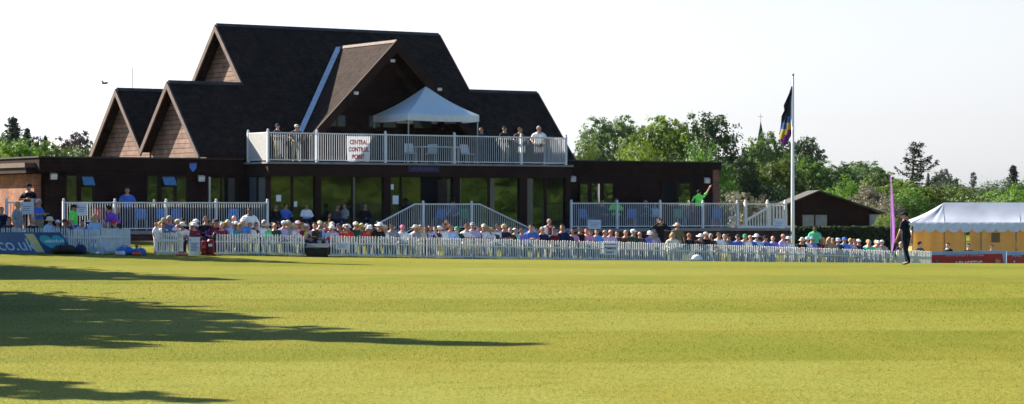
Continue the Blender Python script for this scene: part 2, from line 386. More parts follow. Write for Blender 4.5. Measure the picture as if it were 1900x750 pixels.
# flat roofs with deep fascia
b = LMB(); b.box(XL, 1.9, -.16, 10.7, 3.32, 3.9); part('fascia', M_darkwood, b)
b = LMB(); b.box(XL-.05, 1.95, -.21, 10.75, 3.902, 3.955); part('flat_roof', M_felt, b)
b = LMB(); b.box(XL-.45, XL-.003, .2, 10.8, 3.52, 3.70); part('flat_roof', M_barge, b)
b = LMB(); b.box(XL-.38, XL-.004, .26, 10.7, 3.30, 3.517); part('fascia', M_trim, b)
b = LMB(); b.box(16.62, XR+.05, -.16, 10.7, 3.702, 4.02); part('fascia', M_darkwood, b)
b = LMB(); b.box(16.64, XR+.1, -.21, 10.75, 4.022, 4.07); part('flat_roof', M_felt, b)
# lounge projecting under the balcony
LX0, LX1, LY = 2.08, 16.6, -2.0
ZG = 3.24
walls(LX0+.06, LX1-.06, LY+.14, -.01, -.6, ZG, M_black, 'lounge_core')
b = LMB(); b.box(LX0-.05, LX1+.05, LY-.10, -.17, ZG, 3.72); part('fascia', M_trim, b)
b = LMB(); b.box(LX0-.12, LX1+.12, LY-.17, .1, 3.722, ZB); part('balcony_floor', M_stone, b)
YP = LY+.10
panes = [(501, 540, 0), (543, 583, 0), (594, 652, 0), (654, 710, 0), (723, 741, 1), (745, 780, 0), (822, 838, 1), (851, 905, 0), (908, 962, 0), (976, 1010, 0), (1013, 1047, 0)]
for u0, u1, k in panes:
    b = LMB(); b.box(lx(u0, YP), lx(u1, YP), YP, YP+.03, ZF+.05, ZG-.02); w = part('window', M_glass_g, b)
    f = LMB(); f.box(lx(u0, YP)-.04, lx(u1, YP)+.04, YP-.03, YP+.035, ZF, ZF+.05); part('sill', M_trim, f, w)
for u0, u1, pr in ((493, 501, .08), (539.5, 543.5, .03), (583, 594, .1), (651.5, 654.5, .03), (710, 723, .1), (741, 745, .03), (816, 822, .05), (838, 851, .1), (904.5, 908.5, .03), (962, 976, .1), (1009.5, 1013.5, .03), (1047, 1057, .1)):
    b = LMB(); b.box(lx(u0, YP), lx(u1, YP), YP-pr, YP+.05, ZF-.3, ZG); part('post', M_trim, b)
for u0, u1 in ((908.6, 917), (977, 989), (851.5, 856), (655, 659)):   # drawn curtains close behind the glass
    b = LMB(); k_ = 0; x_ = lx(u0, YP)
    while x_ < lx(u1, YP)-.03: b.box(x_, x_+.045, YP-.006-.004*(k_ % 2), YP-.001, ZF+.15, ZG-.03); x_ += .047; k_ += 1
    part('curtain', plain('curtain_cloth', (.12, .105, .08), .35, .15, 5, .5), b)
b = LMB(); b.box(lx(781, YP), lx(815, YP), YP+.02, YP+.04, ZF, ZG-.03); d = part('doorway', M_black, b)
b = LMB(); b.box(lx(812.5, YP), lx(816, YP), YP-.75, YP+.01, ZF, ZG-.1); part('door', M_barge, b)
# notices taped to the glazing
for u0, u1, v0, v1 in ((728, 739, 363, 379), (724, 730, 342, 352), (512, 521, 362, 374), (545, 551, 374, 384)):
    b = LMB(); b.box(lx(u0, YP), lx(u1, YP), YP-.024, YP-.02, lz(u0, v1, YP), lz(u0, v0, YP)); part('notice', M_sign, b)
# return of the lounge at its left end
for y0, y1 in ((-1.75, -1.1), (-.95, -.3)):
    b = LMB(); b.box(LX0+.02, LX0+.05, y0, y1, ZF+.05, ZG-.05); part('window', glassy('return_glass', (.10, .11, .12), 1.8, .08), b)
b = LMB(); b.box(LX0+.0, LX0+.055, -1.095, -.955, ZF, ZG); part('post', M_trim, b)
# recess left of the lounge
b = LMB(); b.box(.45, 1.7, -.03, -.005, ZF+.05, 3.15); w = part('window', M_glass, b)
for x in (.42, .95, 1.7):
    f = LMB(); f.box(x-.03, x+.05, -.06, -.002, ZF, 3.2); part('frame', M_trim if x > .5 else M_metal, f, w)
# windows of the two wings
def window(u0, u1, v0, v1, y=0., mull=(), open_vent=None, zb=None):
    x0, x1 = lx(u0, y), lx(u1, y); z1 = lz(u0, v0, y); z0 = zb if zb else lz(u0, v1, y); t = .07
    f = LMB()
    f.box(x0-t, x1+t, y-.055, y-.003, z0-t, z0); f.box(x0-t, x1+t, y-.055, y-.003, z1, z1+t)
    f.box(x0-t, x0, y-.055, y-.003, z0, z1); f.box(x1, x1+t, y-.055, y-.003, z0, z1)
    for um in mull: f.box(lx(um, y)-.05, lx(um, y)+.05, y-.053, y-.003, z0, z1)
    w = part('window', M_trim, f)
    zt = z1
    if open_vent:
        zt = lz(u0, open_vent, y); h = z1-zt
        f.box(x0, x1, y-.05, y-.003, zt-.06, zt)
        k = LMB(); k.prism([(x0, y-.06, z1), (x1, y-.06, z1), (x1, y-.06-h*.55, z1-h*.80), (x0, y-.06-h*.55, z1-h*.80)], (0, -.03, -.02)); part('vent', glassy('vent_glass', (.06, .08, .13), 3.2, .02), k, w)
    p = LMB(); p.box(x0, x1, y-.02, y-.004, z0, zt); part('pane', M_glass, p, w)
    if open_vent: p2 = LMB(); p2.box(x0, x1, y-.012, y-.004, zt+.002, z1); part('opening', M_black, p2, w)
window(123, 142, 327, 376, zb=2.0); window(150, 171, 327, 376, open_vent=347, zb=2.0)
window(273, 292, 327, 376, zb=2.0); window(299, 322, 327, 376, open_vent=347, zb=2.0); window(327, 345, 327, 376, zb=2.0)
window(1076, 1091, 341, 378, zb=2.15); window(1097, 1113, 341, 378, zb=2.15); window(1119, 1137, 341, 378, zb=2.15)
window(1258, 1281, 341, 400, zb=1.5)
b = LMB(); b.box(lx(1229, 0), lx(1253, 0), -.03, -.003, ZF, 3.1); d = part('door', M_black, b)
f = LMB(); f.box(lx(1226, 0), lx(1229, 0), -.07, -.004, ZF, 3.15); f.box(lx(1253, 0), lx(1256, 0), -.07, -.004, ZF, 3.15); part('frame', M_trim, f, d)
# wall lamps and the blue shield
for u, v, y in ((98, 327, 0), (372, 331, 0), (1061, 332, -.02), (1310, 335, 0)):
    x = lx(u, y); z = lz(u, v, y); b = LMB(); b.prism([(x-.13, y-.03, z+.13), (x-.13, y-.16, z+.07), (x-.13, y-.13, z-.13), (x-.13, y-.03, z-.13)], (.26, 0, 0))
    part('wall_lamp', plain('lamp_cover', (.55, .53, .48), .4), b)
x = lx(358, -.17); z = lz(358, 310, -.17)
b = LMB(); b.prism([(x-.15, -.19, z+.15), (x+.15, -.19, z+.15), (x+.15, -.19, z-.03), (x, -.19, z-.2), (x-.15, -.19, z-.03)], (0, .03, 0)); part('shield_sign', plain('shield_blue', (.06, .16, .5), .4), b)
# cross gable over the balcony
XG, YG, ZG2, ZL = 9.02, -.25, 9.01, 4.45
hw = ZG2-ZL
def ymain(z): return (z-ZE)/SL
for sgn in (-1, 1):
    b = LMB(); xe = XG+sgn*hw
    b.prism([(XG, YG, ZG2), (xe, YG, ZL), (xe, ymain(ZL)+.02, ZL), (XG, ymain(ZG2)+.02, ZG2)], (0, 0, -.16)); part('roof', M_tile2, b)
    b = LMB(); b.prism([(XG, YG-.06, ZG2+.03), (XG+sgn*(hw+.05), YG-.06, ZL-.02), (XG+sgn*(hw+.05), YG-.06, ZL-.50), (XG, YG-.06, ZG2-.50)], (0, .1, 0)); part('bargeboard', M_trim, b)
    b = LMB(); b.beam((XG, 1.15, ZG2-.35), (XG+sgn*3.9, 1.15, ZL+.3), .12, .22); part('rafter', M_trim, b)
b = LMB(); k = YG
while k < ymain(ZG2)-.1:
    b.prism([(XG-.14, k, ZG2-.09), (XG, k, ZG2+.045), (XG+.14, k, ZG2-.09)], (0, .41, 0)); k += .43
part('ridge', M_barge, b)
b = LMB()
p0 = Vector((XG, ymain(ZG2), ZG2)); p1 = Vector((XG-hw, ymain(ZL), ZL)); dd = (p1-p0).normalized()
nrm = (Vector((0, -SL, 1)).normalized()+Vector((-1, 0, 1)).normalized()).normalized()
sd = dd.cross(nrm).normalized()
b.beam(p0+dd*.1+nrm*.07, p1+nrm*.07, .24, .02, tuple(nrm)); part('valley_flashing', M_lead, b)
# recess under the cross gable: back wall, windows, posts
b = LMB(); b.prism([(XG-4.3, 1.3, ZB-.05), (XG+4.3, 1.3, ZB-.05), (XG+4.3, 1.3, ZL+.1), (XG, 1.3, ZG2-.2), (XG-4.3, 1.3, ZL+.1)], (0, .12, 0)); part('wall', M_darkwood, b)
for u0, u1 in ((592, 606), (612, 624), (627, 641), (686, 706), (712, 735), (770, 800), (818, 850)):
    x0, x1 = lx(u0, 1.2), lx(u1, 1.2); f = LMB(); f.box(x0-.05, x1+.05, 1.24, 1.298, ZB+.1, ZB+2.1); w = part('window', M_trim, f)
    p = LMB(); p.box(x0, x1, 1.225, 1.239, ZB+.15, ZB+2.05); part('pane', glassy('balcony_glass', (.05, .055, .06), 2.0, .05), p, w)
for u, v, y in ((728, 113, -.35), (815, 166, -.35), (660, 173, -.35)):
    x = lx(u, y); z = lz(u, v, y); b = LMB(); b.box(x-.09, x+.09, y-.08, y, z-.06, z+.06); part('wall_lamp', plain('lamp_cover', (.55, .53, .48), .4), b)
# purple name board above the door (lettering too small to read)
b = LMB(); x0, x1 = lx(757, -2.12), lx(815, -2.12); b.box(x0, x1, -2.15, -2.105, 3.44, 3.68); s_ = part('name_board', M_purple, b)
b = LMB()
for k in range(14):
    xx = x0+.1+k*(x1-x0-.2)/14; b.box(xx, xx+.06, -2.156, -2.151, 3.52, 3.52+.06+.03*(k % 3)); 
part('lettering', plain('dull_letter', (.06, .06, .12), .6), b, s_)
# antenna
b = LMB(); ax_ = lx(246, 8.3); b.tube([(ax_, 8.3, 6.9), (ax_, 8.3, zat(125, ld(ax_, 8.3)))], .013, 6)
part('antenna', M_metal, b)
# terrace slab on its brick plinth
TX0, TX1 = -10.2, 27.9
b = LMB(); b.box(TX0, TX1, -3.12, -.005, ZF-.12, ZF); b.box(TX0, XL-.05, -.004, 2.0, ZF-.12, ZF); part('terrace', M_stone, b)
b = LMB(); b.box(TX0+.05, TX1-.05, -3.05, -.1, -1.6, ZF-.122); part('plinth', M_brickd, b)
# central landing and its two flights
LNx0, LNx1, LNy = lx(783, -4.4), lx(875, -4.4), -4.4
b = LMB(); b.box(LNx0, LNx1, LNy, -3.13, ZF-.15, ZF-.01); b.box(LNx0+.02, LNx1-.02, LNy+.02, -3.14, -.8, ZF-.152)
for sgn, xe in ((-1, LNx0), (1, LNx1)):
    for k in range(7):
        xa = xe+sgn*k*.3; xb = xe+sgn*(k+1)*.3; b.box(min(xa, xb), max(xa, xb), LNy+.003, -3.135, -.8, ZF-.02-.16*(k+1))
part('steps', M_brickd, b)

# ------------------------------------------------------------------ railings (white, square balusters)
def rail_run(rt, pts, tops, bots, posts, pitch=.102, mat=M_white, ph=.09):
    """pts: local (x,y) polyline; tops/bots z at each; posts: list of (x,y,z0,z1)"""
    bal = LMB()
    for (a, c, ta, tb, ba, bb) in zip(pts, pts[1:], tops, tops[1:], bots, bots[1:]):
        L = math.hypot(c[0]-a[0], c[1]-a[1]); n = max(1, int(L/pitch))
        for k in range(n):
            t = (k+.5)/n; x = a[0]+(c[0]-a[0])*t; y = a[1]+(c[1]-a[1])*t
            bal.box(x-.011, x+.011, y-.011, y+.011, ba+(bb-ba)*t+.021, ta+(tb-ta)*t-.026)
    bal.build('balusters', M_bal, rt)
    for zz, hh, w in ((tops, .05, .06), (bots, .04, .045)):
        r = LMB()
        for a, c, za, zb_ in zip(pts, pts[1:], zz, zz[1:]): r.beam((a[0], a[1], za), (c[0], c[1], zb_), w, hh)
        r.build('rail', mat, rt)
    for x, y, z0, z1 in posts:
        p = LMB(); p.box(x-.045, x+.045, y-.045, y+.045, z0, z1); p.ell((x, y, z1+.04), (.055, .055, .055), 8, 6)
        p.build('post', mat, rt)
ZTOP = 2.17
def railing(label, us, y, zb0=ZF, top=ZTOP, x0=None, x1=None):
    xs = [lx(u, y) for u in us]
    rt = empty('railing', LW(sum(xs)/len(xs), y, zb0), label, 'railing')
    rail_run(rt, [(xs[0], y), (xs[-1], y)], [top-.025]*2, [zb0+.1]*2, [(x, y, zb0, top+.04) for x in xs])
    return rt
railing('white terrace railing left of the lounge, in front of the left wing windows', [118, 213, 308, 401, 496], -2.97)
railing('white terrace railing right of the lounge, in front of the right wing', [1060, 1145, 1225, 1304, 1368], -2.97)
railing('short white railing by the orange brick end wall', [12, 60], -2.97)
# balcony railing with a return at the left
yb = -2.06
xs = [lx(u, yb) for u in (497, 588, 715, 843, 967, 1050)]
rt = empty('railing', LW(9, yb, ZB), 'white balcony railing across the upper floor under the cross gable', 'railing')
rail_run(rt, [(xs[0], -.3), (xs[0], yb), (xs[-1], yb), (xs[-1], -.3)], [4.965]*4, [ZB+.08]*4, [(x, yb, ZB, 5.03) for x in xs]+[(xs[0], -.3, ZB, 5.03), (xs[-1], -.3, ZB, 5.03)])
b = LMB(); b.box(xs[0]-.03, xs[0]-.018, yb+.1, -.4, ZB+.1, 4.93); b.build('screen', cloth('screen_cloth', (.45, .44, .42), .8, .2), rt)
# landing railing with two sloping arms
zt0 = 2.10; yl = -4.42
xa, xb_ = lx(770, yl), lx(890, yl); xl_, xr_ = lx(700, yl), lx(990, yl)
rt = empty('railing', LW((xa+xb_)/2, yl, ZF), 'white stair railing with a level landing and two sloping arms', 'railing')
rail_run(rt, [(xl_, yl), (xa, yl), (xb_, yl), (xr_, yl)], [1.30, zt0, zt0, 1.02], [.30, 1.16, 1.16, .05], [(lx(785, yl), yl, .3, zt0+.05), (lx(875, yl), yl, .2, zt0+.05), (xl_, yl, -.1, 1.33), (xr_, yl, -.4, 1.06)])
# wooden stair rail at the right end of the terrace
ya = -3.0
x0, x1, x2 = lx(1383, ya), lx(1424, ya), lx(1457, ya)
rt = empty('railing', LW(x1, ya, ZF), 'white painted stair rail with wide boards beside the flagpole', 'railing')
r = LMB(); r.beam((x0-.1, ya-.06, lz(1375, 411, ya)), (x1, ya-.06, lz(1424, 385, ya)), .05, .10); r.build('handrail', M_cream, rt)
r = LMB(); r.box(x0, x2, ya-.02, ya+.03, 2.10, 2.16); r.build('rail', M_cream, rt)
r = LMB(); r.box(x0-.5, x2+.2, ya-.1, ya+.12, ZF+.002, ZF+.10); r.build('kerb', M_white, rt)
r = LMB()
for k in range(5):
    xx = x1+.12+k*(x2-x1-.1)/5; r.box(xx, xx+.09, ya-.01, ya+.015, ZF+.1, 2.10)
for k in range(8):
    t = (k+.5)/8; xx = x0+(x1-x0)*t; r.box(xx, xx+.05, ya-.01, ya+.015, ZF+.1, lz(1375, 411, ya)+(lz(1424, 385, ya)-lz(1375, 411, ya))*t)
r.build('balusters', M_cream, rt)
for xx in (x0, x1, x2):
    r = LMB(); r.box(xx-.06, xx+.06, ya-.06, ya+.06, ZF, 2.22); r.ell((xx, ya, 2.26), (.06, .06, .06), 8, 6); r.build('post', M_cream, rt)

# ------------------------------------------------------------------ signs
def panel(name, label, cat, a, bpt, z0, z1, mat, th=.02, group=None):
    """upright rectangular board between two ground points"""
    a, bpt = Vector(a), Vector(bpt); m = (a+bpt)/2
    rt = empty(name, (m.x, m.y, z0), label, cat, group)
    b = MB(); d = (bpt-a).normalized(); n = Vector((d.y, -d.x, 0))
    p = [a, bpt, bpt-n*th, a-n*th]
    b.prism([(q.x, q.y, z0) for q in p], (0, 0, z1-z0)); b.build('board', mat, rt)
    return rt, d, n
def scribble(rt, a, d, n, rows, mat):                # printed lines too small to read: (x0,x1,z,h)
    b = MB()
    for x0, x1, z, h in rows:
        p0 = Vector(a)+d*x0+n*.004; p1 = Vector(a)+d*x1+n*.004
        b.prism([(p0.x, p0.y, z), (p1.x, p1.y, z), (p1.x, p1.y, z+h), (p0.x, p0.y, z+h)], tuple(-n*.002))
    b.build('print', mat, rt)
# central control point banner on the balcony railing
ys = yb-.05
x0, x1 = lx(643, ys), lx(687, ys); z1, z0 = lz(660, 253, ys), lz(660, 300, ys)
rt = empty('banner', LW((x0+x1)/2, ys, z0), 'white sheet banner reading CENTRAL CONTROL POINT on the balcony railing', 'banner')
b = LMB(); nx_, nz_ = 10, 8; P = []
for j in range(nz_+1):
    for i in range(nx_+1):
        t = i/nx_; s_ = j/nz_; z = z0+(z1-z0)*s_; 
        ins = .05*(1-s_)*(1-2*t)*max(0, .35-s_)*4
        P.append((x0+(x1-x0)*t+ins, ys-.012*sin(t*9+s_*3)-.008*sin(s_*7), z-.015*sin(t*7)*(1-s_)))
b.add(P, [(j*11+i, j*11+i+1, (j+1)*11+i+1, (j+1)*11+i) for j in range(nz_) for i in range(nx_)]); b.build('sheet', cloth('banner_cloth', (.74, .74, .78), .8, .2), rt, True)
for k, (w_, xx) in enumerate((('CENTRAL', .5), ('CONTROL', .5), ('POINT', .48))):
    text_mesh(w_, M_redink, .255, LW(x0+(x1-x0)*xx, ys-.028, z1-.25-.30*k), (CT, ST, 0), rt, bold=.008, depth=.002, xs=.76)

def board_on(name, label, u0, u1, v0, v1, d, cat='sign', tilt=0.):
    a, c = at(u0, v1, d), at(u1, v1, d); z0, z1 = zat(v1, d), zat(v0, d)
    rt, dr, n = panel(name, label, cat, (a.x, a.y, 0), (c.x, c.y, 0), z0, z1, M_sign)
    return rt, Vector((a.x, a.y, 0)), dr, n, z0, z1, (c-a).length
# ------------------------------------------------------------------ boundary fence
PH = .755
def fence_panel(X0, X1, label, mat=M_picket, slat=.046, pitch=.096, h=PH, yo=0., railw=.05, fyf=fy, grp='white picket fence panels', z0f=None):
    a = Vector((X0, fyf(X0)+yo, 0)); c = Vector((X1, fyf(X1)+yo, 0)); m = (a+c)/2
    L = (c-a).length; d = (c-a).normalized(); n = Vector((d.y, -d.x, 0))
    zg = z0f or gz
    rt = empty('picket_fence', (m.x, m.y, zg(m.x, m.y)), label, 'fence', grp)
    b = MB(); k = int(L/pitch)
    for i in range(k):
        q = a+d*((i+.5)*L/k); z = zg(q.x, q.y)+.03+random.uniform(-.012, .012); w = slat/2; lean = random.uniform(-.008, .008)
        hh = h+random.uniform(-.012, .012)
        b.prism([tuple(q-d*w+Vector((0, 0, z))), tuple(q+d*w+Vector((0, 0, z))), tuple(q+d*(w+lean)+Vector((0, 0, z+hh-.03))), tuple(q+d*lean+Vector((0, 0, z+hh))), tuple(q-d*(w-lean)+Vector((0, 0, z+hh-.03)))], tuple(n*-.018))
    b.build('palings', mat, rt)
    for t in (.13, .66):
        b = MB(); p0 = a-n*-.014; p1 = c-n*-.014
        b.beam((p0.x, p0.y, zg(a.x, a.y)+h*t), (p1.x, p1.y, zg(c.x, c.y)+h*t), .026, railw); b.build('rail', mat, rt)
    for q in (a+d*.05, c-d*.05):
        b = MB(); q2 = q-n*.045; b.box(q2.x-.026, q2.x+.026, q2.y-.026, q2.y+.026, zg(q.x, q.y)-.1, zg(q.x, q.y)+h*.95); b.build('post', mat, rt)
    return rt
def Xof(u):                                          # X on the fence line in column u
    X = 0.
    for _ in range(30): X = (u-U0)/F*fy(X)
    return X
edges = [400, 484, 567]+[612, 700, 790, 880, 968, 1056, 1147, 1237, 1325, 1410, 1496, 1582, 1662]
FL = {400: 'beside the red bags', 484: 'left of the black bin', 612: 'right of the black bin, carrying a small white notice', 700: 'below the left sloping stair rail', 790: 'below the stair landing', 880: 'below the right sloping stair rail',
      968: 'in front of the spectator with the red scarf', 1056: 'carrying the MEMBERS ONLY sign', 1147: 'in front of the photographer in black', 1237: 'behind the white helmet on the grass', 1325: 'in front of the spectator in the green cap', 1410: 'ending at the flagpole',
      1496: 'in front of the shed window and green vest man', 1582: 'left of the purple feather flag'}
for u0, u1 in zip(edges, edges[1:]):
    if (u0, u1) == (567, 612): continue
    fence_panel(Xof(u0+.6), Xof(u1-.6), 'white picket fence panel '+FL[u0])
fence_panel(Xof(1664), Xof(1727), 'low white slatted fence end behind the fielder, next to the red board', M_cream, .075, .095, .80, railw=.13, grp=None)
fence_panel(Xof(294), Xof(345), 'cream fence panel with two broad rails, right of the ginger haired child', M_cream, .05, .082, .80, yo=-.6, railw=.09, grp=None)
b0 = fence_panel(Xof(128), Xof(188), 'grey white picket panel behind the dark kit bags', M_picket, .06, .078, .86, yo=-.2, grp=None)
b0 = fence_panel(Xof(189), Xof(244), 'grey white picket panel behind the blue bags', M_picket, .075, .08, .90, yo=-.2, grp=None)
fence_panel(Xof(-14), Xof(127), 'white picket panel showing above the blue advertising board', M_picket, .05, .092, .90, grp=None)

# blue advertising board at far left
da = fy(Xof(60))-.55
rt = empty('advertising_board', at(56, 470, da), 'blue advertising board with .co.uk lettering, yellow stripe and turquoise heart', 'billboard')
def P2(u, v, o=0): q = at(u, v, da); return (q.x, q.y-o, q.z)
b = MB(); b.prism([P2(-25, 472), P2(141, 471), P2(112, 431), P2(-25, 431)], (0, .04, 0)); b.build('board', plain('board_blue', (.07, .13, .30), .45, .08), rt)
b = MB(); b.prism([P2(67, 468, .006), P2(83, 468, .006), P2(62, 434, .006), P2(45, 434, .006)], (0, .003, 0)); b.build('stripe', plain('board_yellow', (.55, .52, .26), .5, .06), rt)
b = MB(); b.prism([P2(85, 471, .005), P2(140, 471, .005), P2(111, 432, .005), P2(64, 432, .005)], (0, .002, 0)); b.build('dark_field', plain('board_navy', (.03, .07, .2), .5, .06), rt)
hp = []
for k in range(40):
    t = 2*pi*k/40; hx = 16*sin(t)**3; hy = 13*cos(t)-5*cos(2*t)-2*cos(3*t)-cos(4*t)
    hp.append(P2(99+hx*1.42-hy*.55, 450-hy*1.12, .010))
b = MB(); b.prism(hp, (0, .003, 0)); b.build('heart', plain('board_turquoise', (.04, .36, .48), .45, .06), rt)
b = MB()
for k in range(9):
    u = 84+k*4; b.prism([P2(u, 450, .014), P2(u+2.6, 450, .014), P2(u+2.2, 446.5-(k % 3), .014), P2(u-.6, 446.5-(k % 3), .014)], (0, .002, 0))
b.build('small_print', plain('board_pale', (.5, .68, .85), .5, .05), rt)
q = at(30, 455, da)
text_mesh('s.co.uk', plain('board_letters', (.42, .58, .85), .5, .05), .62, (at(25, 455, da).x, da-.010, at(25, 455, da).z), (1, 0, 0), rt, shear=-.5, bold=.004, depth=.004, xs=1.0)

# red and pale blue boards at far right
for (u0, u1, top, txt, lab) in ((1728, 1866, 472, 'VINCEFIC', 'red advertising board with white lettering under a pale blue strip, right of the fielder'), (1868, 1940, 473, 'M', 'red advertising board cut by the right edge of the photograph')):
    a = Vector((Xof(u0), fy(Xof(u0)), 0)); c = Vector((Xof(u1), fy(Xof(u1)), 0)); dm = (a.y+c.y)/2
    zt = zat(466, dm); zg_ = gz(a.x, a.y)-.1
    rt, d, n = panel('advertising_board', lab, 'billboard', a, c, zg_, zt, plain('board_pale_blue', (.30, .44, .68), .5, .06), .03)
    zr = zat(top, dm)
    sl = .22 if u0 < 1800 else 0
    p = MB(); A = a+n*.008; C = c+n*.008-d*.03
    p.prism([(A.x, A.y, zg_+.02), (C.x, C.y, zg_+.02), tuple(C-d*sl+Vector((0, 0, zr))), (A.x, A.y, zr)], tuple(n*-.004)); p.build('red_field', plain('board_red', (.46, .014, .020), .45, .08), rt)
    L = (c-a).length
    if u0 < 1800:
        text_mesh(txt, plain('board_white', (.75, .75, .78), .5, .05), .42, tuple(a+d*(L*.50)+n*.012+Vector((0, 0, zat(491.5, dm)))), tuple(d), rt, bold=.008)
        text_mesh('NWORDY FAVES', plain('board_pale_blue', (.30, .44, .68), .5, .06), .25, tuple(a+d*(L*.44)+n*.013+Vector((0, 0, zr-.0))), tuple(d), rt, bold=.004, xs=1.35)
        b = MB(); q = a+d*.32+n*.011; b.ell((q.x, q.y, zat(487, dm)), (.13, .012, .13)); b.build('emblem', plain('board_teal', (.03, .16, .26), .5), rt)
        b = MB(); q = a+d*(L*.86)+n*.011; b.ell((q.x, q.y, zat(486.5, dm)), (.22, .012, .10)); b.build('emblem', plain('board_gold', (.5, .32, .12), .5), rt)
    else:
        text_mesh('MAD', plain('board_pale_blue', (.30, .44, .68), .5, .06), .25, tuple(a+d*.75+n*.013+Vector((0, 0, zr))), tuple(d), rt, bold=.004, xs=1.35)
        b = MB(); q = a+d*.52+n*.011; b.ell((q.x, q.y, zat(485, dm)), (.05, .012, .05)); b.build('emblem', M_sign, rt)

# white notice boards
def notice(label, u0, u1, v0, v1, d, rows=3, words=None, name='notice_board'):
    rt, a, dr, n, z0, z1, L = board_on(name, label, u0, u1, v0, v1, d)
    H = z1-z0
    if words:
        for k, w_ in enumerate(words): text_mesh(w_, M_ink, H*.26, tuple(a+dr*(L*.5)+n*.006+Vector((0, 0, z0+H*(.52-.32*k)))), tuple(dr), rt, bold=.003, depth=.001, xs=.92)
        scribble(rt, a, dr, n, [(L*.12, L*.2, z0+H*.78, H*.12), (L*.28, L*.9, z0+H*.82, H*.05)], M_ink)
    else:
        scribble(rt, a, dr, n, [(L*.1, L*.2, z0+H*.76, H*.14)]+[(L*(.14+.05*(k % 2)), L*(.88-.08*(k % 3)), z0+H*(.62-.5*k/rows), H*.06) for k in range(rows)], plain('faint_print', (.30, .33, .45), .6))
    return rt
dF = lambda u: fy(Xof(u))-.07
notice('white sign reading MEMBERS ONLY hung on the picket fence', 1118, 1146, 450, 473, dF(1130), words=('MEMBERS', 'ONLY'))
notice('white notice hung on the terrace railing above the pink shirts', 1091, 1115, 408, 425, ld(lx(1100, -3.1), -3.1))
notice('small white notice hung on the picket fence right of the bin', 624, 646, 450, 463, dF(635))
notice('tall pale blue information board standing beside the red bags', 350, 371, 440, 473, fy(Xof(360))-.5, rows=6)
notice('white notice on the board stair rail beside the flagpole', 1434, 1456, 406, 424, ld(lx(1445, -3.12), -3.12))
notice('white notice with pinkish print on the left end of the terrace railing', 142, 161, 377, 400, ld(lx(150, -3.05), -3.05))
notice('large white notice board in front of the man in black by the brick wall', 38, 61, 375, 398, ld(lx(50, -3.2), -3.2))

# ------------------------------------------------------------------ gazebo on the balcony
gy0 = -1.75; GX0, GX1 = lx(757, gy0), lx(889, gy0); GY1 = gy0+3.0
zt, zb_ = 5.88, 5.60; zp = 7.12; gcx, gcy = (GX0+GX1)/2, (gy0+GY1)/2
rt = empty('gazebo', LW(gcx, gcy, ZB), 'white pop-up gazebo standing on the balcony', 'gazebo')
b = LMB(); n = 8
cor = [(GX0, gy0), (GX1, gy0), (GX1, GY1), (GX0, GY1)]
for (ax0, ay0), (ax1, ay1) in zip(cor, cor[1:]+cor[:1]):
    P = []
    for j in range(n+1):
        s_ = j/n; lift = s_*(zp-zt)-.10*sin(pi*s_)
        for i in range(n+1):
            t = i/n; x = ax0+(ax1-ax0)*t; y = ay0+(ay1-ay0)*t
            P.append((x+(gcx-x)*s_, y+(gcy-y)*s_, zt+lift-.03*sin(pi*t)*(1-s_)))
    b.add(P, [(j*(n+1)+i, j*(n+1)+i+1, (j+1)*(n+1)+i+1, (j+1)*(n+1)+i) for j in range(n) for i in range(n)])
b.build('canopy', M_canopy, rt, True)
b = LMB()
for (ax0, ay0), (ax1, ay1) in zip(cor, cor[1:]+cor[:1]):
    P = []
    for i in range(n+1):
        t = i/n; x = ax0+(ax1-ax0)*t; y = ay0+(ay1-ay0)*t; P += [(x, y, zt-.03*sin(pi*t)), (x, y, zb_-.03*sin(pi*t))]
    b.add(P, [(2*i, 2*i+1, 2*i+3, 2*i+2) for i in range(n)])
b.build('valance', M_canopy, rt)
for x, y in cor:
    b = LMB(); x += .05 if x < gcx else -.05; y += .05 if y < gcy else -.05
    b.box(x-.022, x+.022, y-.022, y+.022, ZB, zt-.02); b.build('leg', M_metal, rt)

# ------------------------------------------------------------------ marquee at far right
dmq = 116.
MX0 = at(1691, 0, dmq).x; mxr = at(1752, 0, dmq+1.6).x; MX1 = MX0+13.
zme = zat(413, dmq); zmb = zat(428, dmq); zmr = zat(376, dmq+1.6); MY0, MY1 = dmq, dmq+3.2; myc = dmq+1.6
rt = empty('marquee', (MX0+5, myc, -1.2), 'white marquee with scalloped edge and yellow beige walls at the right', 'marquee')
b = MB()
def sheet(c0, c1, c2, c3, n=10, sag=.10):           # c0-c1 eave, c3-c2 ridge
    P = []
    for j in range(n+1):
        for i in range(n+1):
            t, s_ = i/n, j/n; e = Vector(c0).lerp(Vector(c1), t); r_ = Vector(c3).lerp(Vector(c2), t); q = e.lerp(r_, s_)
            q.z -= sag*sin(pi*s_)*(.6+.4*abs(cos(t*pi*2)))+.035*sin(pi*t)*(1-s_)+.015*sin(t*23+s_*4)*(1-s_); P.append(tuple(q))
    b.add(P, [(j*(n+1)+i, j*(n+1)+i+1, (j+1)*(n+1)+i+1, (j+1)*(n+1)+i) for j in range(n) for i in range(n)])
R0 = (mxr, myc, zmr); R1 = (MX1-2.3, myc, zmr)
for k in range(3):
    f = lambda t, A, B: tuple(Vector(A).lerp(Vector(B), t))
    E0, E1 = (MX0+.0, MY0, zme), (MX1, MY0, zme)
    xs_ = [MX0, at(1752, 0, dmq).x, at(1893, 0, dmq).x, MX1]; rs_ = [mxr, mxr, at(1893, 0, dmq+1.6).x, MX1-2.3]
    sheet((xs_[k], MY0, zme), (xs_[k+1], MY0, zme), (rs_[k+1], myc, zmr), (rs_[k]+(.0 if k else 0), myc, zmr))
    sheet((xs_[k+1], MY1, zme), (xs_[k], MY1, zme), (rs_[k], myc, zmr), (rs_[k+1], myc, zmr))
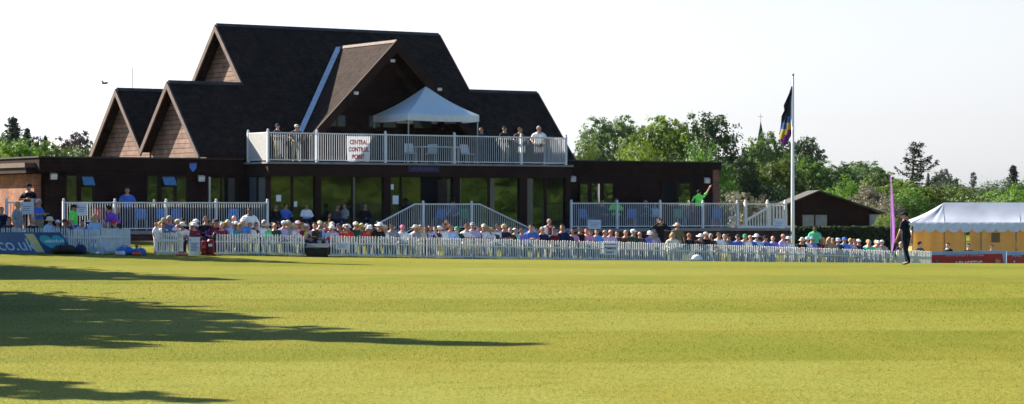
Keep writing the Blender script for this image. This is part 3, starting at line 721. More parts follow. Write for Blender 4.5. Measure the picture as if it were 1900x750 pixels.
sheet((MX0, MY1, zme), (MX0, MY0, zme), R0, R0); sheet((MX1, MY0, zme), (MX1, MY1, zme), R1, R1)
b.build('roof', M_marq, rt, True)
b = MB()
for (p, q) in (((MX0, MY0), (MX1, MY0)), ((MX0, MY1), (MX0, MY0)), ((MX1, MY0), (MX1, MY1))):
    L = math.hypot(q[0]-p[0], q[1]-p[1]); n = int(L/.56)*10; P = []
    for i in range(n+1):
        t = i/n; x = p[0]+(q[0]-p[0])*t; y = p[1]+(q[1]-p[1])*t; sc_ = abs(sin(pi*i/10)); w = .02*sin(i*.9)
        P += [(x, y-.02+w, zme+.01), (x, y-.03+w*1.5, zmb+.08-.17*sc_**.6)]
    b.add(P, [(2*i, 2*i+1, 2*i+3, 2*i+2) for i in range(n)])
b.build('valance', cloth('valance_cloth', (.62, .68, .80), .7, .1), rt)
def mwall(xa, xb, ya, yb2, nm='wall'):
    b = MB(); L = math.hypot(xb-xa, yb2-ya); n = max(6, int(L/.12)); P = []
    for i in range(n+1):
        t = i/n; x = xa+(xb-xa)*t; y = ya+(yb2-ya)*t; w = .035*sin(i*1.1)+.03*sin(i*.37+1)
        P += [(x, y+w, zme-.05), (x, y+w*1.4, -1.45)]
    b.add(P, [(2*i, 2*i+1, 2*i+3, 2*i+2) for i in range(n)]); b.build(nm, M_marqw, rt, True)
mwall(MX0+.1, at(1752, 0, dmq).x, MY0+.35, MY0+.15); mwall(at(1752, 0, dmq).x, at(1791, 0, dmq).x, MY0+.16, MY0+.2)
mwall(at(1801, 0, dmq).x, MX1-.1, MY0+.2, MY0+.15); mwall(MX0+.08, MX0+.08, MY0+.35, MY1-.1); mwall(MX1-.1, MX1-.1, MY0+.2, MY1-.1)
mwall(MX0+.1, MX0+2., MY1-.1, MY1-.1); mwall(MX0+4.0, MX1-.1, MY1-.1, MY1-.1)
for u in (1693, 1752, 1791, 1820, 1885): 
    b = MB(); q = at(u, 0, dmq+.12); b.tube([(q.x, q.y-.04, -1.4), (q.x, q.y-.04, zme-.03)], .03, 8); b.build('pole', plain('tent_pole', (.35, .25, .13), .6), rt)
b = MB(); q = at(1848, 0, dmq); b.box(q.x-.2, q.x+.2, MY0+.08, MY0+.10, zat(450, dmq), zat(432, dmq)); b.build('window', plain('marquee_window', (.16, .10, .04), .5), rt)
for u, k in ((1826, 1), (1880, -1)):
    b = MB(); q = at(u, 0, dmq); b.tube([(q.x, MY0-.05, zmb), (q.x-.35*k, MY0-.45, -1.35)], .016, 6); b.build('guy_rope', plain('rope', (.6, .5, .35), .8), rt)

# ------------------------------------------------------------------ shed, hedge, flagpole, feather flag
ds = 126.
rt = empty('shed', at(1550, 0, ds+2)*1 if False else Vector((at(1550, 0, ds).x, ds+2, -1.3)), 'low dark timber shed with felt gable roof behind the hedge', 'shed')
pts = [at(1462, 380, ds), at(1520, 356, ds), at(1638, 397, ds)]
zA, zP, zB2 = pts[0].z, pts[1].z, pts[2].z
b = MB(); b.prism([(pts[0].x, ds, -1.4), (pts[2].x, ds, -1.4), (pts[2].x, ds, zB2), (pts[1].x, ds, zP), (pts[0].x, ds, zA)], (0, 5, 0)); b.build('wall', M_darkwood, rt)
for (p, q, ex) in ((pts[0], pts[1], -1), (pts[1], pts[2], 1)):
    b = MB(); d = (q-p); d.y = 0; A = Vector((p.x, ds-.25, p.z)); C = Vector((q.x, ds-.25, q.z))
    if ex < 0: A -= d.normalized()*.2
    else: C += d.normalized()*.2
    b.prism([tuple(A), tuple(C), tuple(C+Vector((0, 0, .09))), tuple(A+Vector((0, 0, .09)))], (0, 5.4, 0)); b.build('roof', M_felt, rt)
for u0, u1, v0, v1 in ((1489, 1510, 399, 421), (1513, 1534, 399, 421), (1613, 1636, 398, 421)):
    p, q = at(u0, v1, ds), at(u1, v0, ds); b = MB(); b.box(p.x-.05, q.x+.05, ds-.05, ds-.003, p.z-.05, q.z+.05); w = b.build('window', M_trim, rt)
    b = MB(); b.box(p.x, q.x, ds-.062, ds-.052, p.z, q.z); b.build('pane', plain('curtained_pane', (.17, .19, .21), .3, .2, 4, .5), w)

def leaf_mesh(name, pts, size, seed=1, up=.5, jit=.5):
    """pts: (pos, outward, local scale) -> small leaf quads"""
    rnd = random.Random(seed); V = []; Fc = []
    for p, n_, s_ in pts:
        n1 = Vector(n_)+Vector((rnd.gauss(0, jit), rnd.gauss(0, jit), rnd.gauss(0, jit)+up*.3))
        if n1.length < 1e-3: n1 = Vector((0, 0, 1))
        n1.normalize(); t = n1.cross(Vector((rnd.gauss(0, 1), rnd.gauss(0, 1), rnd.gauss(0, 1))))
        if t.length < 1e-3: continue
        t.normalize(); c = n1.cross(t); s = size*s_*rnd.uniform(.6, 1.3); o = len(V)
        V += [p-t*s*.5, p+c*s*.28, p+t*s*.5, p-c*s*.28]; Fc.append((o, o+1, o+2, o+3))
    me = bpy.data.meshes.new(name); me.from_pydata([tuple(v) for v in V], [], Fc); me.update(); return me
# hedge
dh = 113.
hx0, hx1 = at(1470, 0, dh).x, at(1662, 0, dh).x; hz = zat(423, dh)
rt = empty('hedge', ((hx0+hx1)/2, dh+.5, -1.2), 'long clipped dark hedge in front of the shed', 'hedge')
b = MB(); b.box(hx0+.08, hx1-.08, dh+.1, dh+1.0, -1.3, hz-.08); b.build('stems', plain('hedge_inner', (.012, .018, .006), .9), rt)
rnd = random.Random(3); pts_ = []
for k in range(9000):
    x = rnd.uniform(hx0, hx1)
    if rnd.random() < .65: pts_.append((Vector((x, dh+rnd.uniform(-.06, .08), rnd.uniform(-1.1, hz)))-Vector((rt.location)), (0, -1, 0), 1))
    else: pts_.append((Vector((x, dh+rnd.uniform(0, 1.1), hz+rnd.gauss(0, .03)+.03*noise.noise(Vector((x, 0, 0)))))-Vector(rt.location), (0, 0, 1), 1))
me = leaf_mesh('foliage', pts_, .14, 3, .3, .6); me.materials.append(leafy('hedge_leaf', (.020, .034, .010), (.045, .065, .018), .25)); o_ = bpy.data.objects.new('foliage', me); COL.objects.link(o_); o_.parent = rt
# flagpole and drooping flag
dp = 107.; fx = at(1471, 0, dp).x
rt = empty('flagpole', (fx, dp, gz(fx, dp)-.05), 'tall white flagpole behind the crowd', 'flagpole')
b = MB(); zt = zat(141, dp); b.tube([(fx, dp, -1.), (fx, dp, 2.), (fx, dp, zt)], [.085, .075, .05], 12); b.build('pole', M_pole, rt, True)
b = MB(); b.ell((fx, dp, zt+.05), (.07, .07, .06)); b.build('finial', M_metal, rt, True)
b = MB(); b.tube([(fx-.09, dp-.05, 1.0), (fx-.075, dp-.05, zt-.1)], .008, 5); b.build('halyard', M_metal, rt)
b = MB(); b.box(fx-.12, fx-.07, dp-.06, dp, zat(432, dp)-.08, zat(432, dp)+.06); b.build('cleat', M_ink, rt)
prof = [(160, 1468.5, 1469.5), (175, 1463, 1469), (196, 1453.5, 1468.5), (205, 1455, 1468), (216, 1450, 1467.8), (228, 1449.6, 1467), (240, 1448, 1468.5), (250, 1445.5, 1468.5), (258, 1446, 1464), (266, 1450, 1461), (271, 1453, 1456)]
b = MB(); n = 12; P = []; uvs = []
for v, ua, ub in prof:
    for i in range(n+1):
        t = i/n; u = ua+(ub-ua)*t; q = at(u, v, dp-.05); P.append((q.x, q.y+.11*sin(t*8.5+v*.06), q.z))
b.add(P, [(j*(n+1)+i, j*(n+1)+i+1, (j+1)*(n+1)+i+1, (j+1)*(n+1)+i) for j in range(len(prof)-1) for i in range(n)])
# stripe of each face: bands run steeply across the drooping cloth
for k, f in enumerate(b.f):
    m = sum((Vector(b.v[i]) for i in f), Vector())/4; u = m.x/dp*F+U0; v = H0-(m.z-EYE)*F/dp
    w = v+(u-1458)*1.05
    b.mi[k] = 0 if w < 224 else 1 if w < 235 else 2 if w < 248 else 3
fl = b.build('flag', [cloth('flag_black', (.012, .014, .025), .8, .1), cloth('flag_blue', (.02, .07, .24), .8, .15), cloth('flag_yellow', (.40, .30, .03), .8, .15), cloth('flag_purple', (.13, .03, .16), .8, .15)], None, True)
tag(fl, 'limp black, blue, yellow and purple flag hanging on the flagpole', 'flag')
# purple feather flag seen nearly edge on
dq = 107.2
rt = empty('feather_flag', at(1657, 484, dq), 'thin purple feather flag standing left of the fielder', 'feather flag')
b = MB(); L_ = [(326, 1653.2, .6), (340, 1653.6, 1.8), (370, 1654.8, 2.6), (400, 1656.4, 3.1), (425, 1657.4, 3.2), (445, 1657.4, 3.0), (458, 1656, 2.6), (466, 1655, 1.6)]
P = []
for v, u, w in L_:
    for i in range(5):
        t = i/4-.5; q = at(u+w*2.7*t, v, dq); P.append((q.x, q.y+.5*t+.06*cos(t*6), q.z))
b.add(P, [(j*5+i, j*5+i+1, (j+1)*5+i+1, (j+1)*5+i) for j in range(len(L_)-1) for i in range(4)]); b.build('banner_cloth', cloth('feather_cloth', (.42, .17, .52), .7, .3), rt, True)
b = MB(); b.tube([tuple(at(1657, 492, dq)+Vector((-.02, .24, 0))), tuple(at(1655, 400, dq)+Vector((-.02, .24, 0))), tuple(at(1652.5, 325, dq)+Vector((0, .1, 0)))], [.02, .016, .008], 6); b.build('pole', M_metal, rt)


# ------------------------------------------------------------------ people
def remesh(mb_, voxel, smooth_it=3):
    me = mb_.mesh('tmp'); ob = bpy.data.objects.new('tmp', me); COL.objects.link(ob)
    r = ob.modifiers.new('r', 'REMESH'); r.mode = 'VOXEL'; r.voxel_size = voxel; r.use_smooth_shade = True
    if smooth_it:
        s = ob.modifiers.new('s', 'SMOOTH'); s.iterations = smooth_it; s.factor = .5
    dg = bpy.context.evaluated_depsgraph_get(); dg.update()
    out = bpy.data.meshes.new_from_object(ob.evaluated_get(dg)); bpy.data.objects.remove(ob); bpy.data.meshes.remove(me)
    out.polygons.foreach_set('use_smooth', [True]*len(out.polygons)); return out
def hand(mbx, wrist, dirv, side, r=.0085, curl=.5):
    """palm, four unequal bent fingers and a thumb off the side of the palm"""
    w = Vector(wrist); d = Vector(dirv).normalized(); s = d.cross(Vector((0, 0, 1)))
    if s.length < .2: s = Vector((1, 0, 0))
    s.normalize(); s *= side; nrm = s.cross(d).normalized()
    if nrm.z > 0: nrm = -nrm
    mbx.loft([(w-d*.02, .028, .022), (w+d*.03, .036, .018), (w+d*.085, .040, .015), (w+d*.095, .036, .012)], 8)
    for k, L in enumerate((.070, .080, .074, .058)):
        b = w+d*.088+s*(.030-.020*k); m = b+d*(L*.52)+nrm*(L*.25*curl); e = m+d*(L*.40)+nrm*(L*.55*curl)
        mbx.tube([b-d*.01, b, m, e], [r, r, r*.95, r*.75], 6)
    b = w+d*.03+s*.034; m = b+d*.035+s*.022+nrm*.01; e = m+d*.030+s*.004+nrm*.012
    mbx.tube([b-s*.01, b, m, e], [r*1.25, r*1.2, r*1.1, r*.85], 6)
SKINS = [plain('skin_light', (.50, .29, .21), .55, .06, 8), plain('skin_rosy', (.46, .23, .16), .55, .06, 8), plain('skin_tan', (.34, .18, .11), .55, .06, 8), plain('skin_brown', (.13, .065, .04), .5, .06, 8)]
M_shoe = plain('dark_shoe', (.02, .018, .016), .5); M_eye = plain('eye_dark', (.02, .015, .012), .3); M_lip = plain('lip', (.30, .10, .08), .5)
class Fig: pass
def make_figure(name, pz, lean, legs, arms, voxel=.015, bend=0., headyaw=0., headpitch=0., twist=0., belly=0., fine=False):
    """pz pelvis height; lean radians (forward -y); legs/arms given in body space, arms in leaned torso space"""
    T = Matrix.Translation((0, 0, pz)) @ Matrix.Rotation(lean, 4, 'X')
    def t(p): return tuple(T @ Vector(p))
    b = MB()
    tors = [(0, .0, -.10, .155, .105), (0, .0, .0, .165, .115), (0, .005, .14, .148, .10+belly), (0, .01, .28, .160, .108+belly*.5), (0, .015, .39, .172, .112), (0, .02, .455, .135, .09), (0, .02, .52, .085, .062)]
    def torso(mb_, k=0., z0=-1, z1=9): mb_.loft([(t(p[:3]), p[3]+k, p[4]+k) for p in tors if z0 <= p[2] <= z1], 14)
    torso(b)
    HM = T @ Matrix.Translation((0, .010, .562)) @ Matrix.Rotation(headyaw, 4, 'Z') @ Matrix.Rotation(-lean*.75+headpitch, 4, 'X') @ Matrix.Translation((0, -.015, .10))
    b.caps(t((0, .025, .48)), tuple(HM @ Vector((0, .015, -.10))), .058, .054)
    hb = MB(lambda x, y, z: HM @ Vector((x, y, z)))
    hb.ell((0, .012, .02), (.074, .094, .108), 16, 12); hb.ell((0, -.028, -.055), (.054, .058, .060), 12, 8)
    hb.caps((0, -.080, .012), (0, -.106, -.022), .010, .015, 8); hb.ell((0, -.078, .030), (.05, .02, .013), 10, 6)
    hb.ell((.077, .01, -.005), (.012, .022, .032), 8, 6); hb.ell((-.077, .01, -.005), (.012, .022, .032), 8, 6)
    o = len(b.v); b.v += hb.v; b.f += [tuple(i+o for i in f) for f in hb.f]; b.mi += hb.mi
    for hip, knee, ank, toe in legs:
        b.caps(hip, knee, .083, .058); b.caps(knee, ank, .058, .038); b.caps(ank, toe, .042, .034)
    sh = []
    for sx, (el, wr) in zip((-1, 1), arms):
        s0 = t((sx*.174, .02, .392)); e0 = t(el); w0 = t(wr); sh.append((s0, e0, w0))
        b.caps(t((0, .03, .50)), t((sx*.14, .025, .415)), .052, .055); b.caps(t((sx*.10, .02, .41)), s0, .058, .052); b.caps(s0, e0, .052, .040); b.caps(e0, w0, .040, .026)
    me = remesh(b, voxel, 3)
    h = MB()
    for sx, (s0, e0, w0) in zip((-1, 1), sh): hand(h, w0, Vector(w0)-Vector(e0), -sx)
    # join hands
    bm = bmesh.new(); bm.from_mesh(me); hm = h.mesh('h', smooth=True); bm.from_mesh(hm); bpy.data.meshes.remove(hm)
    EY = [HM @ Vector((sx*.030, -.080, .012)) for sx in (-1, 1)]; LP = HM @ Vector((0, -.086, -.058))
    inv = HM.inverted()
    for f in bm.faces:
        c = f.calc_center_median(); f.smooth = True
        if min((Vector(c)-Vector(a_).lerp(Vector(t_), max(0, min(1, (Vector(c)-Vector(a_)).dot(Vector(t_)-Vector(a_))/max(1e-6, (Vector(t_)-Vector(a_)).length_squared))))).length for _, _, a_, t_ in legs) < .058 and c.z < .17: f.material_index = 1
        elif min((c-e).length for e in EY) < voxel*1.05: f.material_index = 2
        elif abs((inv @ c).z+.058) < .010 and abs((inv @ c).x) < .026 and (inv @ c).y < -.06: f.material_index = 3
    bm.to_mesh(me); bm.free(); me.name = 'person_'+name
    for m in (SKINS[0], M_shoe, M_eye, M_lip): me.materials.append(m)
    # clothes
    def shirt(frac_hand):
        s = MB(); torso(s, .014, -.05, .48)
        for (sx, (s0, e0, w0)) in zip((-1, 1), sh):
            s.caps(t((sx*.10, .02, .40)), s0, .066, .064); s.caps(t((sx*.03, .035, .485)), t((sx*.14, .025, .415)), .056, .066)
            if frac_hand: s.caps(s0, e0, .064, .054); s.caps(e0, tuple(Vector(e0).lerp(Vector(w0), .93)), .054, .038)
            else: s.caps(s0, tuple(Vector(s0).lerp(Vector(e0), .62)), .065, .062)
        q = remesh(s, .018, 2); return q
    g = Fig(); g.body = me; g.short = shirt(0); g.long = shirt(1); g.HM = HM; g.name = name
    p = MB(); p.loft([(t((0, 0, .02)), .180, .128), (t((0, 0, -.06)), .178, .126), (t((0, 0, -.12)), .165, .115)], 14)
    for hip, knee, ank, toe in legs:
        p.caps(hip, knee, .096, .072); p.caps(knee, tuple(Vector(knee).lerp(Vector(ank), .93)), .072, .056)
    g.legs = remesh(p, .018, 2)
    g.top = max((HM @ Vector((0, 0, .135))).z, 0)
    for q in (g.short, g.long, g.legs): q.materials.clear(); q.materials.append(M_white)
    return g
SEATLEG = [((-.09, .0, .50), (-.12, -.42, .52), (-.12, -.40, .10), (-.13, -.55, .04)), ((.09, .0, .50), (.12, -.42, .52), (.13, -.44, .10), (.14, -.59, .04))]
STANDLEG = [((-.09, .0, .90), (-.10, -.02, .48), (-.11, .03, .09), (-.13, -.13, .04)), ((.09, .0, .90), (.11, -.03, .48), (.12, .02, .09), (.15, -.14, .04))]
FIG = {
 'lap': make_figure('lap', .55, -.06, SEATLEG, [((-.25, -.03, .17), (-.10, -.26, .10)), ((.25, -.03, .17), (.10, -.26, .08))]),
 'fold': make_figure('fold', .55, -.02, SEATLEG, [((-.27, -.06, .19), (.04, -.19, .23)), ((.27, -.06, .18), (-.05, -.21, .20))], belly=.02, headyaw=.25),
 'chin': make_figure('chin', .55, .22, SEATLEG, [((-.24, -.20, .14), (-.05, -.20, .50)), ((.25, -.06, .16), (.02, -.28, .12))], headpitch=.1),
 'lean': make_figure('lean', .55, .38, SEATLEG, [((-.23, -.16, .16), (-.07, -.36, .06)), ((.23, -.16, .16), (.06, -.37, .05))], headyaw=-.3),
 'turn': make_figure('turn', .55, .02, SEATLEG, [((-.26, .02, .16), (-.14, -.20, .08)), ((.26, -.10, .18), (.12, -.30, .16))], headyaw=.6, belly=.01),
 'stand': make_figure('stand', .98, .0, STANDLEG, [((-.27, .02, .14), (-.27, -.10, -.11)), ((.27, .02, .14), (.28, -.08, -.11))]),
 'standfold': make_figure('standfold', .98, -.02, STANDLEG, [((-.27, -.06, .19), (.04, -.19, .23)), ((.27, -.06, .18), (-.05, -.21, .20))], headyaw=-.3),
 'standrail': make_figure('standrail', .96, .24, STANDLEG, [((-.29, -.14, .20), (-.20, -.34, .12)), ((.29, -.14, .20), (.20, -.34, .12))], headyaw=.25),
 'photo': make_figure('photo', .98, .05, STANDLEG, [((-.33, -.16, .33), (-.06, -.27, .60)), ((.33, -.16, .33), (.07, -.27, .58))]),
 'reach': make_figure('reach', .98, .0, STANDLEG, [((-.31, -.03, .64), (-.42, -.05, .88)), ((.27, .02, .14), (.25, -.12, -.10))], headyaw=-.4),
 'bend': make_figure('bend', .95, .55, STANDLEG, [((-.25, -.22, .14), (-.22, -.42, -.02)), ((.26, -.20, .14), (.22, -.40, -.02))], headpitch=-.1, belly=.02),
}
# hair and hats in head space
def headmesh(fn, smooth=True):
    b = MB(); fn(b); me = b.mesh('headwear', smooth=smooth); me.materials.append(M_white); return me
def hair_short(b): b.ell((0, .014, .026), (.083, .104, .112), 18, 12, lambda p: p.z > -.055 and not (p.y < -.035 and p.z < .052) and not (p.y < -.005 and p.z < -.01))
def hair_long(b):
    hair_short(b); b.loft([((0, .045, .05), .088, .075), ((0, .055, -.04), .098, .070), ((0, .055, -.12), .105, .060), ((0, .055, -.19), .095, .045), ((0, .06, -.23), .05, .02)], 12)
def hair_fringe(b): b.ell((0, .016, .02), (.082, .102, .108), 18, 12, lambda p: -.055 < p.z < .035 and p.y > -.012)
def brim(b, r0x, r0y, r1x, r1y, z0, z1, cy=.01, seg=20, wob=0):
    P = []
    for k in range(seg):
        q = 2*pi*k/seg
        P += [(r0x*cos(q), cy+r0y*sin(q), z0), (r1x*cos(q), cy+r1y*sin(q), z1+wob*sin(3*q)), (r1x*cos(q)*.99, cy+r1y*sin(q)*.99, z1-.006+wob*sin(3*q)), (r0x*cos(q), cy+r0y*sin(q), z0-.008)]
    b.add(P, [(4*k+j, 4*k+j+1, 4*((k+1) % seg)+j+1, 4*((k+1) % seg)+j) for k in range(seg) for j in range(3)])
def cap(b):
    b.ell((0, .012, .045), (.090, .112, .092), 18, 10, lambda p: p.z > -.012)
    P = []; n = 10
    for k in range(n+1):
        q = pi+pi*k/n; P += [(.088*cos(q), .008+.108*sin(q), .052), (.080*cos(q), .0+.185*sin(q)-.0, .038-.012*abs(cos(q))), (.080*cos(q), .185*sin(q), .030-.012*abs(cos(q))), (.088*cos(q), .008+.108*sin(q), .042)]
    b.add(P, [(4*k+j, 4*k+j+1, 4*(k+1)+j+1, 4*(k+1)+j) for k in range(n) for j in range(3)])
    b.ell((0, .012, .137), (.010, .010, .006), 8, 4)
def sunhat(b):
    b.loft([((0, .012, .045), .092, .112), ((0, .012, .09), .090, .109), ((0, .012, .128), .078, .094), ((0, .012, .142), .045, .055)], 20); brim(b, .092, .112, .185, .205, .050, .022, .012, 24, .010)
def bucket(b):
    b.loft([((0, .012, .04), .093, .113), ((0, .012, .10), .084, .102), ((0, .012, .138), .070, .086), ((0, .012, .146), .03, .04)], 20); brim(b, .092, .112, .135, .156, .048, -.002, .012, 24, .004)
def ponytail(b):
    hair_short(b); b.loft([((0, .10, .05), .03, .03), ((0, .15, .0), .035, .03), ((0, .15, -.10), .03, .025), ((0, .14, -.18), .01, .01)], 10)
HW = {k: headmesh(f) for k, f in dict(hair=hair_short, long=hair_long, fringe=hair_fringe, cap=cap, sun=sunhat, bucket=bucket, tail=ponytail).items()}
def vest_mesh(g):                                    # hi-vis tabard worn over the shirt
    return g.short
CC = dict(white=(.72, .72, .74), cream=(.68, .63, .50), beige=(.56, .47, .33), tan=(.38, .26, .14), paleblue=(.38, .52, .72), blue=(.05, .14, .50), brightblue=(.06, .26, .70), navy=(.014, .020, .06), black=(.010, .010, .012), charcoal=(.05, .05, .055), grey=(.26, .27, .29), maroon=(.12, .013, .025), burgundy=(.19, .014, .085), red=(.58, .04, .03), darkred=(.25, .02, .02), purple=(.19, .055, .40), lilac=(.46, .38, .60), pink=(.66, .26, .40), palepink=(.62, .42, .45), hotpink=(.75, .14, .25), darkgreen=(.018, .07, .045), green=(.03, .28, .12), lime=(.16, .80, .10), mint=(.10, .58, .28), olive=(.14, .13, .07), brown=(.07, .04, .025), darkhair=(.018, .013, .010), brownhair=(.075, .04, .022), greyhair=(.32, .31, .30), whitehair=(.62, .61, .58), blonde=(.46, .31, .13), ginger=(.36, .11, .03), teal=(.03, .22, .30), khaki=(.30, .25, .15), denim=(.08, .13, .26), inknavy=(.007, .009, .02), yellow=(.6, .45, .08), purpleblue=(.20, .19, .55))
def cm(c): return cloth('cloth_'+c, CC[c])
HAIRM = {}
CNAME = dict(paleblue='pale blue', brightblue='bright blue', darkred='dark red', palepink='pale pink', hotpink='hot pink', darkgreen='dark green', lime='lime green hi-vis', mint='mint green hi-vis', darkhair='dark', brownhair='brown', greyhair='grey', whitehair='white', purpleblue='violet blue')
def cn(c): return CNAME.get(c, c)
def attach(child_mesh, nm, parent, mat, M=None):
    o = bpy.data.objects.new(nm, child_mesh); COL.objects.link(o); o.parent = parent
    if M is not None: o.matrix_local = M
    o.material_slots[0].link = 'OBJECT'; o.material_slots[0].material = mat
    return o
ZVAR = random.Random(11); WIDE = 1.18
def person(loc, yaw, fig, scale, head, hcol, top, slv, leg, skin, label, group=None, vest=None):
    g = FIG[fig]
    o = bpy.data.objects.new('person', g.body); COL.objects.link(o)
    o.location = loc; o.rotation_euler = (0, 0, yaw); k_ = WIDE*scale; o.scale = (k_*ZVAR.uniform(.97, 1.07), k_*ZVAR.uniform(.97, 1.05), scale)
    s = o.material_slots[0]; s.link = 'OBJECT'; s.material = SKINS[skin]
    attach(g.long if slv else g.short, 'shirt', o, cm(top)); attach(g.legs, 'trousers', o, cm(leg))
    if vest: attach(g.short, 'vest', o, cm(vest), Matrix.Scale(1.03, 4))
    if head:
        hats = head in ('cap', 'sun', 'bucket')
        attach(HW[head], 'hat' if hats else 'hair', o, cm(hcol), g.HM)
        if hats: attach(HW['fringe'], 'hair', o, cm(ZVAR.choice(['greyhair', 'brownhair', 'darkhair', 'whitehair'])), g.HM)
    tag(o, label, 'person', group); return o
HN = dict(cap='{} cap', sun='wide {} sun hat', bucket='{} bucket hat', hair='{} hair', long='long {} hair', fringe='balding {} hair', tail='{} ponytail')
ROWS = {}
LMK = [(-99, 'behind the blue board'), (88, 'behind the turquoise heart'), (128, 'behind the grey picket panel'), (189, 'behind the blue bags'), (290, 'behind the cream fence panel'), (347, 'behind the information board'), (374, 'behind the red bags'), (410, 'right of the red bags'), (470, 'left of the black bin'), (560, 'behind the black bin'), (612, 'behind the small white notice'), (655, 'left of the sloping stair rail'), (715, 'below the left sloping rail'), (772, 'below the stair landing'), (880, 'below the right sloping rail'), (965, 'right of the stairs'), (1050, 'left of the MEMBERS ONLY sign'), (1116, 'at the MEMBERS ONLY sign'), (1150, 'left of the photographer'), (1236, 'near the white helmet'), (1325, 'below the right end of the terrace'), (1395, 'left of the flagpole'), (1474, 'right of the flagpole'), (1540, 'in front of the dark hedge'), (1600, 'left of the feather flag'), (1645, 'beside the feather flag'), (1695, 'in front of the marquee')]
def lmk(u): return [t for k, t in LMK if u >= k][-1]
